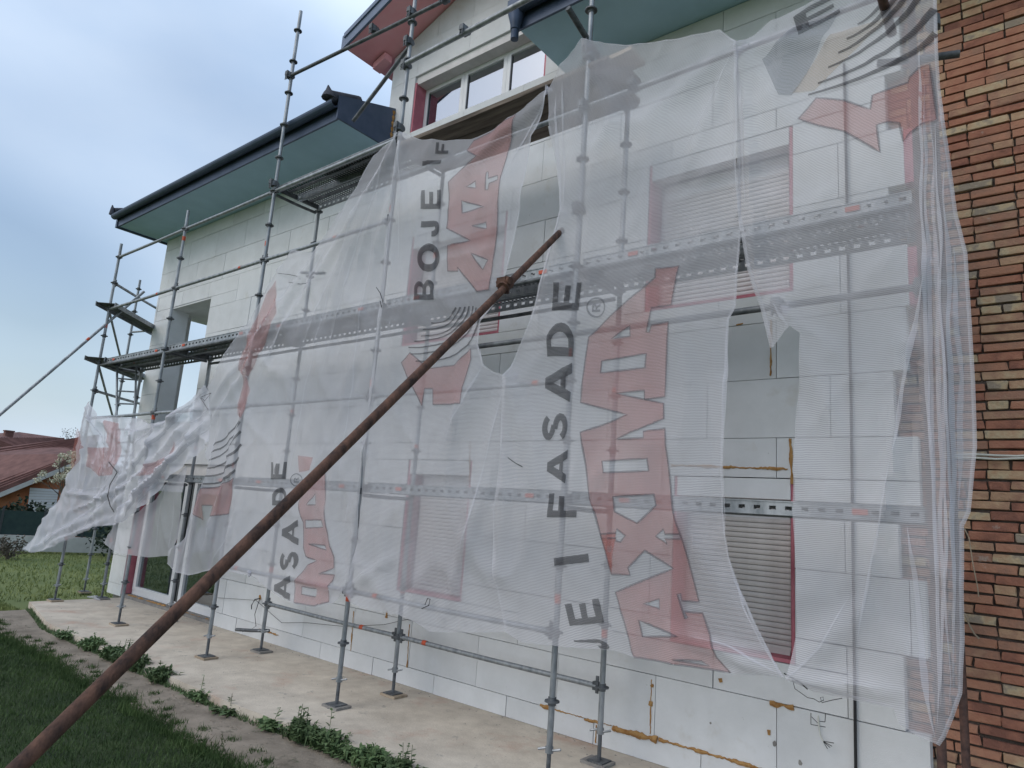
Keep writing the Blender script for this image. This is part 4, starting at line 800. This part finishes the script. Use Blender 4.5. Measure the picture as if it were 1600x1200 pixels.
MB().tube([at(1279, 1114, 1, W+.01), at(1279, 1130, 1, W-.02), at(1282, 1150, 1, W-.04), at(1287, 1159, 1, W-.06)], .006, 6).build('sheath', M['cable'], cb)
for e in ((1293, 1170), (1300, 1166), (1303, 1161), (1297, 1168)): MB().tube([at(1286, 1158, 1, W-.06), at(*e, 1, W-.075)], .0026, 5).build('core_wire', M['wire'], cb)
for l in (((1267, 1114), (1267, 1132)), ((1267, 1132), (1290, 1136)), ((1290, 1115), (1289, 1128)), ((1280, 1127), (1289, 1128)), ((1268, 1120), (1278, 1130))): MB().tube([at(*l[0], 1, W-.004), at(*l[1], 1, W-.004)], .0022, 4).build('pencil_mark', M['wire'], wall)
c2 = empty('hanging_cable', at(405, 935, 1, W), 'black cable hanging from a foam blob near the low left rail', 'cable')
MB().tube([at(a, b, 1, W-.05) for a, b in ((406, 935), (398, 937), (393, 946), (393, 952))], .008, 6).build('cable_end', M['wire'], c2)
MB().tube([at(a, b, 1, W-.04) for a, b in ((405, 938), (398, 960), (400, 978), (392, 984), (379, 987))], .005, 6).build('cable_tail', M['wire'], c2)
MB().tube([at(a, b, 1, W-.03) for a, b in ((340, 934), (400, 938), (440, 973), (480, 973), (540, 979), (600, 976), (640, 967))], .003, 5).build('wall_wire', M['wire'], None, 'thin grey wire strung along the lower boards behind the low rail', 'wire')
for (px, py, s) in ((1210, 1162, .018), (1250, 1192, .016), (700, 1018, .006), (1110, 1130, .008), (860, 1104, .007)):
    c = at(px, py, 1, W-.0035); g = MB(); g.poly([c+Vector((s*rnd(.7, 1.2)*math.cos(a*.7), 0, s*rnd(.9, 1.5)*math.sin(a*.7))) for a in range(9)]); g.build('mortar_smear', M['core'], wall)
# ================================================================ weeds, grass
def weed(name, x, y, z, r, h, n, label, tall=0):
    g = MB()
    for i in range(n):
        a = rnd(0, 6.28); l = r*rnd(.18, .5)*(1.7 if 'dandelion' in label else 1); hh = h*rnd(.2, .75); bx, by = x+max(-.8, min(.8, random.gauss(0, .4)))*r, y+max(-.5, min(.5, random.gauss(0, .24)))*r; lift = rnd(0, .5)*h if 'dandelion' not in label else 0; d = Vector((math.cos(a), math.sin(a), 0)); s = Vector((-d.y, d.x, 0)); wd_ = l*rnd(.14, .3)
        p0 = Vector((bx, by, z+lift)); p1 = p0+d*l*.45+Vector((0, 0, hh*.8)); p2 = p0+d*l+Vector((0, 0, hh*rnd(.5, 1)))
        k = len(g.v); g.v += [p0-s*wd_*.3, p0+s*wd_*.3, p1+s*wd_, p1-s*wd_, p2]; g.f += [(k, k+1, k+2, k+3), (k+3, k+2, k+4)]
    for i in range(tall):
        bx, by = x+rnd(-.4, .4)*r, y+rnd(-.3, .3)*r; top = Vector((bx+rnd(-.06, .06), by+rnd(-.06, .06), z+h*rnd(1.2, 2.1))); p0 = Vector((bx, by, z)); g.tube([p0, top], .003, 4)
        for q in range(10):
            c = p0.lerp(top, rnd(.35, 1)); a = rnd(0, 6.28); d = Vector((math.cos(a), math.sin(a), rnd(-.1, .5)))*rnd(.025, .05); s = Vector((-d.y, d.x, 0))*.35; k = len(g.v); g.v += [c, c+d*.5+s, c+d, c+d*.5-s]; g.f.append((k, k+1, k+2, k+3))
    return g.build(name, M['leaf'], None, label, 'weed', 'weeds along the slab edge', smooth=False)
wl = [(168, 990, 'low weeds at the far left end of the slab edge'), (200, 1008, 'dense weed clump behind the raking pole, left of it'), (225, 1022, 'weed clump touching the raking pole on the slab edge'), (262, 1028, 'leafy weed clump just right of the raking pole'), (292, 1035, 'tallest bushy weed by the third outer standard'), (318, 1052, 'weed at the foot of the third outer standard'), (372, 1080, 'weed clump left of the spiky dandelion'),
      (410, 1100, 'low weed mat beside the spiky dandelion'), (490, 1122, 'spiky dandelion clump at the slab edge'), (545, 1135, 'weed with tall stem near the fourth outer standard'), (575, 1150, 'broad weed mat right of the fourth outer standard'), (600, 1160, 'dense low weed on the slab edge near the bottom frame'), (640, 1178, 'weed cushion near the bottom edge of the view'), (690, 1195, 'thin tall weed at the very bottom of the view')]
for i, (px, py, lab) in enumerate(wl):
    q = at(px, py, 2, -.06); sp = 'dandelion' in lab
    for v in (0,): weed('weed', q.x, min(q.y, slab_front(q.x)-.02), -.09, .19 if not sp else .16, .155 if 'low' not in lab else .10, 430 if not sp else 80, lab, 5 if any(s in lab for s in ('tall', 'bushy', 'leafy', 'Thin', 'stem')) else 1)
def grass(name, m, n, fx, h, wd_, label):
    g = MB(); vs, fs = g.v, g.f
    for i in range(n):
        x, y, z, s = fx(); a = rnd(0, 6.28); hh = h*rnd(.5, 1.2)*s; dx, dy = math.cos(a)*wd_, math.sin(a)*wd_; k = len(vs)
        vs += [Vector((x-dx, y-dy, z)), Vector((x+dx, y+dy, z)), Vector((x+rnd(-.6, .6)*hh, y+rnd(-.6, .6)*hh, z+hh))]; fs.append((k, k+1, k+2))
    return g.build(name, m, None, label, 'grass', kind='stuff', smooth=False)
def near_pt():
    while True:
        x = rnd(.2, 12.4); y = -1.0-abs(random.gauss(0, 1.4)) if random.random() < .5 else rnd(-4.6, -1.0)
        lim = path_front(x)+.05*noise.noise((x*6, 1, 1))+(.06 if random.random() < .12 else 0)+(abs(random.gauss(0, .12)) if noise.noise((x*2.2, 7, 7)) > .08 and random.random() < .25 else 0)
        if y < lim: return x, y, -.14+.025*noise.noise((x*1.3, y*1.3, 3)), 1
grass('lawn_grass', M['blade'], 90000, near_pt, .055, .004, 'short dark green lawn grass beside the dirt path')
def rim_pt():
    x = rnd(.2, 10.5); d = random.gauss(-.015, .045); return x, path_front(x)+d, -.125+.02*max(0, d/.05), rnd(.6, 1.3)
grass('lawn_rim_grass', M['blade'], 16000, rim_pt, .06, .004, 'ragged rim of lawn grass overhanging the dirt path')
def tuft_pt():
    k = random.randrange(34); x = .4+.29*k+.1*math.sin(k*7.3)+random.gauss(0, .035); return x, path_front(x)+.06+.16*abs(math.sin(k*3.7))+random.gauss(0, .03), -.09, rnd(.4, 1)
grass('path_tuft_grass', M['blade'], 3400, tuft_pt, .055, .004, 'small grass tufts growing on the dirt path')
def far_pt():
    t = random.random()**1.7; x = .15-25*t; y = rnd(-7, 14)
    if x > -1.2 and y > -.4: y = -.45-rnd(0, 3)
    return x, y, -.16, 1+.8*t
grass('meadow_grass', M['blade2'], 60000, far_pt, .06, .012, 'yellowish green meadow grass between the house and the neighbours')
def edge_pt():
    x = rnd(.2, 9.8); return x, slab_front(x)-rnd(.0, .10)+.03, -.09, rnd(.5, 1.2)
grass('edge_grass', M['leaf'], 4000, edge_pt, .06, .006, 'thin grass growing along the slab edge')
def clod(): 
    g = MB()
    for i in range(420):
        x = rnd(.5, 10); y = rnd(path_front(x), slab_front(x)); r = rnd(.004, .016)*(1.6 if random.random() < .05 else 1); c = Vector((x, y, -.082)); k = len(g.v)
        g.v += [c+Vector((r, 0, 0)), c+Vector((-r*.5, r*.8, 0)), c+Vector((-r*.6, -r*.7, 0)), c+Vector((rnd(-.3, .3)*r, rnd(-.3, .3)*r, r*.7))]; g.f += [(k, k+1, k+3), (k+1, k+2, k+3), (k+2, k, k+3)]
    return g.build('gravel', M['dirt'], None, 'small stones and clods on the dirt path', 'gravel', kind='stuff', smooth=False)
clod()
g = MB()
for i in range(260):
    x = rnd(.3, 12); y = rnd(slab_front(x)+.05, W-.03) if random.random() < .55 else W-.02-abs(random.gauss(0, .10)); r = rnd(.003, .011); c = Vector((x, max(y, slab_front(x)+.04), .0015)); k = len(g.v)
    g.v += [c+Vector((r*1.5, 0, 0)), c+Vector((-r*.5, r*.8, 0)), c+Vector((-r*.6, -r*.7, 0)), c+Vector((rnd(-.3, .3)*r, rnd(-.3, .3)*r, r*.6))]; g.f += [(k, k+1, k+3), (k+1, k+2, k+3), (k+2, k, k+3)]
g.build('rubble', M['core'], None, 'crumbs of mortar and grit scattered on the concrete slab', 'rubble', kind='stuff', smooth=False)
MB().tube([(1.0, -.2, .012), (1.12, -.1, .02), (1.25, -.17, .02), (1.42, -.15, .012)], [.01, .03, .022, .008], 8).build('cloth_scrap', M['netd'], None, 'crumpled white net scrap on the slab by the corner pillar', 'scrap').location.xy = at(148, 934, 2, .02).xy
# ================================================================ BACKGROUND LEFT
fdir = Vector((_f.x, _f.y, 0)).normalized()
vd = Vector((at(55, 745, 1, 3.5)-CAM)); vd.z = 0; vd.normalize(); rt = Vector((-vd.y, vd.x, 0))*-1      # view direction to the neighbours, and its right
def loc(a, b, z): v = CAM+vd*b+rt*a; return Vector((v.x, v.y, z))
def bp(px, py, b):   # point on the vertical plane b metres away along vd
    d = _f+_r*((px-800)/FPX)-_u*((py-600)/FPX); return CAM+d*(b/(d.dot(vd)))
def prism(poly, dv):
    g = MB(); n = len(poly); g.v = [Vector(p) for p in poly]+[Vector(p)+dv for p in poly]; g.f = [tuple(range(n)), tuple(range(2*n-1, n-1, -1))]+[(i, i+n, (i+1) % n+n, (i+1) % n) for i in range(n)]; return g
nh = empty('neighbour_house', bp(50, 838, 31), 'orange block neighbour house with brown tiled roof beyond the garden fence', 'house')
d0 = 30
p = [bp(-160, 850, d0), bp(140, 838, d0), bp(140, 708, d0), bp(113, 719, d0), bp(-10, 768, d0), bp(-160, 828, d0)]
for q in (p[0], p[1]): q.z = -.2
prism(p, vd*7).build('wall', M['nbrick'], nh)
r0, r1, r2, r3 = bp(-170, 834, d0-.4), bp(150, 704, d0-.4), bp(150, 708, d0+5.5)+Vector((0, 0, .8)), bp(-60, 712, d0+5.5)+Vector((0, 0, .15))
rfm = MB(); rfm.v = [r0, r1, r2, r3, r0-Vector((0, 0, .12)), r1-Vector((0, 0, .12)), r2-Vector((0, 0, .12)), r3-Vector((0, 0, .12))]; rfm.f = [(0, 1, 2, 3), (7, 6, 5, 4), (0, 4, 5, 1), (1, 5, 6, 2), (2, 6, 7, 3), (3, 7, 4, 0)]
nr = rfm.build('roof', M['nroof'], nh); tl = MB()
for i in range(16):
    a, b = r0.lerp(r3, i/16), r1.lerp(r2, i/16); a2, b2 = r0.lerp(r3, (i+.9)/16), r1.lerp(r2, (i+.9)/16); up = Vector((0, 0, .07)); k = len(tl.v)
    tl.v += [a+up, b+up, b2+up*.2, a2+up*.2, a+up*.1, b+up*.1]; tl.f += [(k, k+1, k+2, k+3), (k+4, k+5, k+1, k)]
tl.build('tile_course', M['nroof'], nr, kind='stuff')
MB().obox(r0-Vector((0, 0, .2))-vd*.05, r1-Vector((0, 0, .2))-vd*.05, vd*.02, (0, 0, .09)).build('rake_board', M['kerb'], nh)
wq = [bp(42, 802, d0-.06), bp(86, 800, d0-.06), bp(92, 765, d0-.06), bp(47, 762, d0-.06)]
nw = prism(wq, vd*.05).build('window', M['pvc'], nh)
for i in range(1, 9): MB().obox(wq[3].lerp(wq[0], i/9)-vd*.01, wq[2].lerp(wq[1], i/9)-vd*.01, vd*.01, (0, 0, .012)).build('slat', M['slat'], nw)
prism([bp(96, 732, d0-.05), bp(101, 732, d0-.05), bp(102, 725, d0-.05), bp(96, 728, d0-.05)], vd*.03).build('vent', M['anth'], nh)
n2 = empty('neighbour_house', bp(30, 838, 40), 'red roofed cream house with brick chimney behind the orange block house', 'house'); d1 = 40
pp = [bp(-120, 850, d1), bp(60, 840, d1), bp(60, 700, d1), bp(45, 707, d1), bp(-5, 690, d1), bp(-60, 715, d1)]
for q in pp[:2]: q.z = -.2
prism(pp, vd*8).build('wall', M['nwall'], n2)
s0, s1, s2, s3 = bp(-8, 686, d1-.5), bp(50, 709, d1-.5), bp(100, 706, d1+5), bp(101, 685, d1+5); s4 = bp(30, 675, d1+5); s5 = bp(-80, 720, d1-.5)
g = MB(); g.v = [s0, s1, s2, s3, s4, s5, bp(-60, 680, d1+5)]; g.f = [(0, 1, 2, 3, 4), (0, 4, 6, 5)]; rr = g.build('roof', M['nroof'], n2)
tl = MB()
for i in range(30):
    t = i/30; a, b = s0.lerp(s3, t), s1.lerp(s2, t); tl.tube([a+Vector((0, 0, .03)), b+Vector((0, 0, .03))], .07, 5)
tl.build('tile_course', M['nroof'], rr, kind='stuff')
MB().obox(s0-vd*.1+Vector((0, 0, -.1)), s1-vd*.1+Vector((0, 0, -.1)), vd*.05, (0, 0, .12)).build('barge_board', M['nroof'], n2)
c = bp(12, 684, d1+2); MB().box(c.x-.17, c.x+.17, c.y-.17, c.y+.17, c.z-1, c.z+.3).box(c.x-.2, c.x+.2, c.y-.2, c.y+.2, c.z+.3, c.z+.36).build('chimney', M['nroof'], n2)
prism([bp(92, 706, d1+4.5), bp(103, 706, d1+4.5), bp(103, 690, d1+4.5)], vd*.2).build('gable_end', M['anth'], n2)
# garden fence on a low wall
fb = 25
fw = empty('garden_fence', bp(40, 845, fb), 'dark green screened fence on a low pale wall at the end of the garden', 'fence')
a, b = bp(-150, 840, fb), bp(300, 832, fb); a.z = b.z = .0
MB().obox(a+Vector((0, 0, .12)), b+Vector((0, 0, .12)), vd*.1, (0, 0, .22)).build('plinth', M['kerb'], fw)
n = 7
for i in range(n):
    p0, p1 = a.lerp(b, i/n), a.lerp(b, (i+1)/n); MB().obox(p0+Vector((0, 0, .70)), p1+Vector((0, 0, .70)), vd*.012, (0, 0, .34)).build('screen_panel', M['fence'], fw)
    MB().obox(p0+Vector((0, 0, .3)), p0+Vector((0, 0, 1.15)), vd*.03, rt*.03).build('post', M['anth'], fw)
# shrubs and trees
def leafball(g, c, r, n, s):
    for i in range(n):
        d = Vector((random.gauss(0, 1), random.gauss(0, 1), random.gauss(0, .9))).normalized()*r*rnd(.35, 1.05)*(1+.3*noise.noise(c+Vector((i*.37, 0, 0)))); p_ = c+d; a = Vector((rnd(-1, 1), rnd(-1, 1), rnd(-1, 1))).normalized()*s*rnd(.6, 1.3); b_ = a.cross(Vector((rnd(-1, 1), rnd(-1, 1), rnd(-1, 1)))).normalized()*s*.6; k = len(g.v)
        g.v += [p_-a, p_+b_, p_+a, p_-b_]; g.f.append((k, k+1, k+2, k+3))
def shrub(px, py, b_, rx, label, m='shrub', name='shrub', n=1500, s=.07, h=1.2):
    base = bp(px, py, b_); base.z = -.16; root = empty(name, base, label, 'shrub'); g = MB()
    for i in range(7): leafball(g, base+Vector((rnd(-rx, rx)*.6, rnd(-rx, rx)*.6, h*rnd(.35, .85))), rx*rnd(.35, .6), n//7, s)
    g.build('foliage', M[m], root, smooth=False)
    t = MB()
    for i in range(4): t.tube([base, base+Vector((rnd(-.2, .2), rnd(-.2, .2), h*.5)), base+Vector((rnd(-.5, .5)*rx, rnd(-.5, .5)*rx, h*.9))], [.04, .025, .01], 6)
    t.build('stem', M['bark'], root)
shrub(52, 825, 27, 1.1, 'dark evergreen shrub before the white shutter of the orange house', h=1.35); shrub(8, 825, 27, .9, 'dark evergreen shrub at the left edge of the view behind the fence', h=1.3); shrub(18, 842, 23, .5, 'small dry grey shrub in front of the low pale wall', 'bark', n=500, s=.04, h=.55)
shrub(210, 838, 24, 1.2, 'dark low hedge bush seen under the net flap', h=.8)
shrub(165, 836, 27.5, 1.6, 'added tall dark hedge hiding the bright sky behind the net flap', h=2.9, n=3200)  # invented hedge, blocks the bright sky gap showing through the flap
shrub(235, 836, 28.5, 1.6, 'second added tall dark hedge hiding bright sky nearer the house corner', h=2.7, n=3000)  # also invented, widens the cover over that sky gap
def tree(px, py, b_, h, r, label, m, n, s, name):
    base = bp(px, py, b_); base.z = -.16; root = empty(name, base, label, 'tree'); t = MB(); cr_ = MB(); top = base+Vector((0, 0, h*.45))
    t.tube([base, base+Vector((.05, 0, h*.25)), top], [.07, .055, .04], 8)
    for i in range(15):
        a = rnd(0, 6.28); e = top+Vector((math.cos(a)*r*rnd(.3, 1), math.sin(a)*r*rnd(.3, 1), h*rnd(.15, .55))); m_ = top.lerp(e, .5)+Vector((rnd(-.1, .1), rnd(-.1, .1), .08)); t.tube([top+Vector((0, 0, -rnd(0, .3))), m_, e], [.03, .018, .006], 5)
        for q in range(3):
            c_ = m_.lerp(e, rnd(.2, 1)); e2 = c_+Vector((rnd(-.4, .4), rnd(-.4, .4), rnd(.15, .5))); t.tube([c_, e2], [.01, .003], 4)
            if n: leafball(cr_, e2, r*.16, n//45, s)
    t.build('trunk', M['bark'], root)
    if n: cr_.build('crown', M[m], root, smooth=False)
tree(92, 838, 26.5, 3.0, .8, 'small blossoming fruit tree beside the white shutter', 'blossom', 1500, .035, 'blossom_tree'); tree(118, 838, 60, 6.2, 2.2, 'bare grey tree rising behind the neighbour roofs', 'bark', 900, .05, 'bare_tree')
print('boards', nb, 'bricks', cnt)
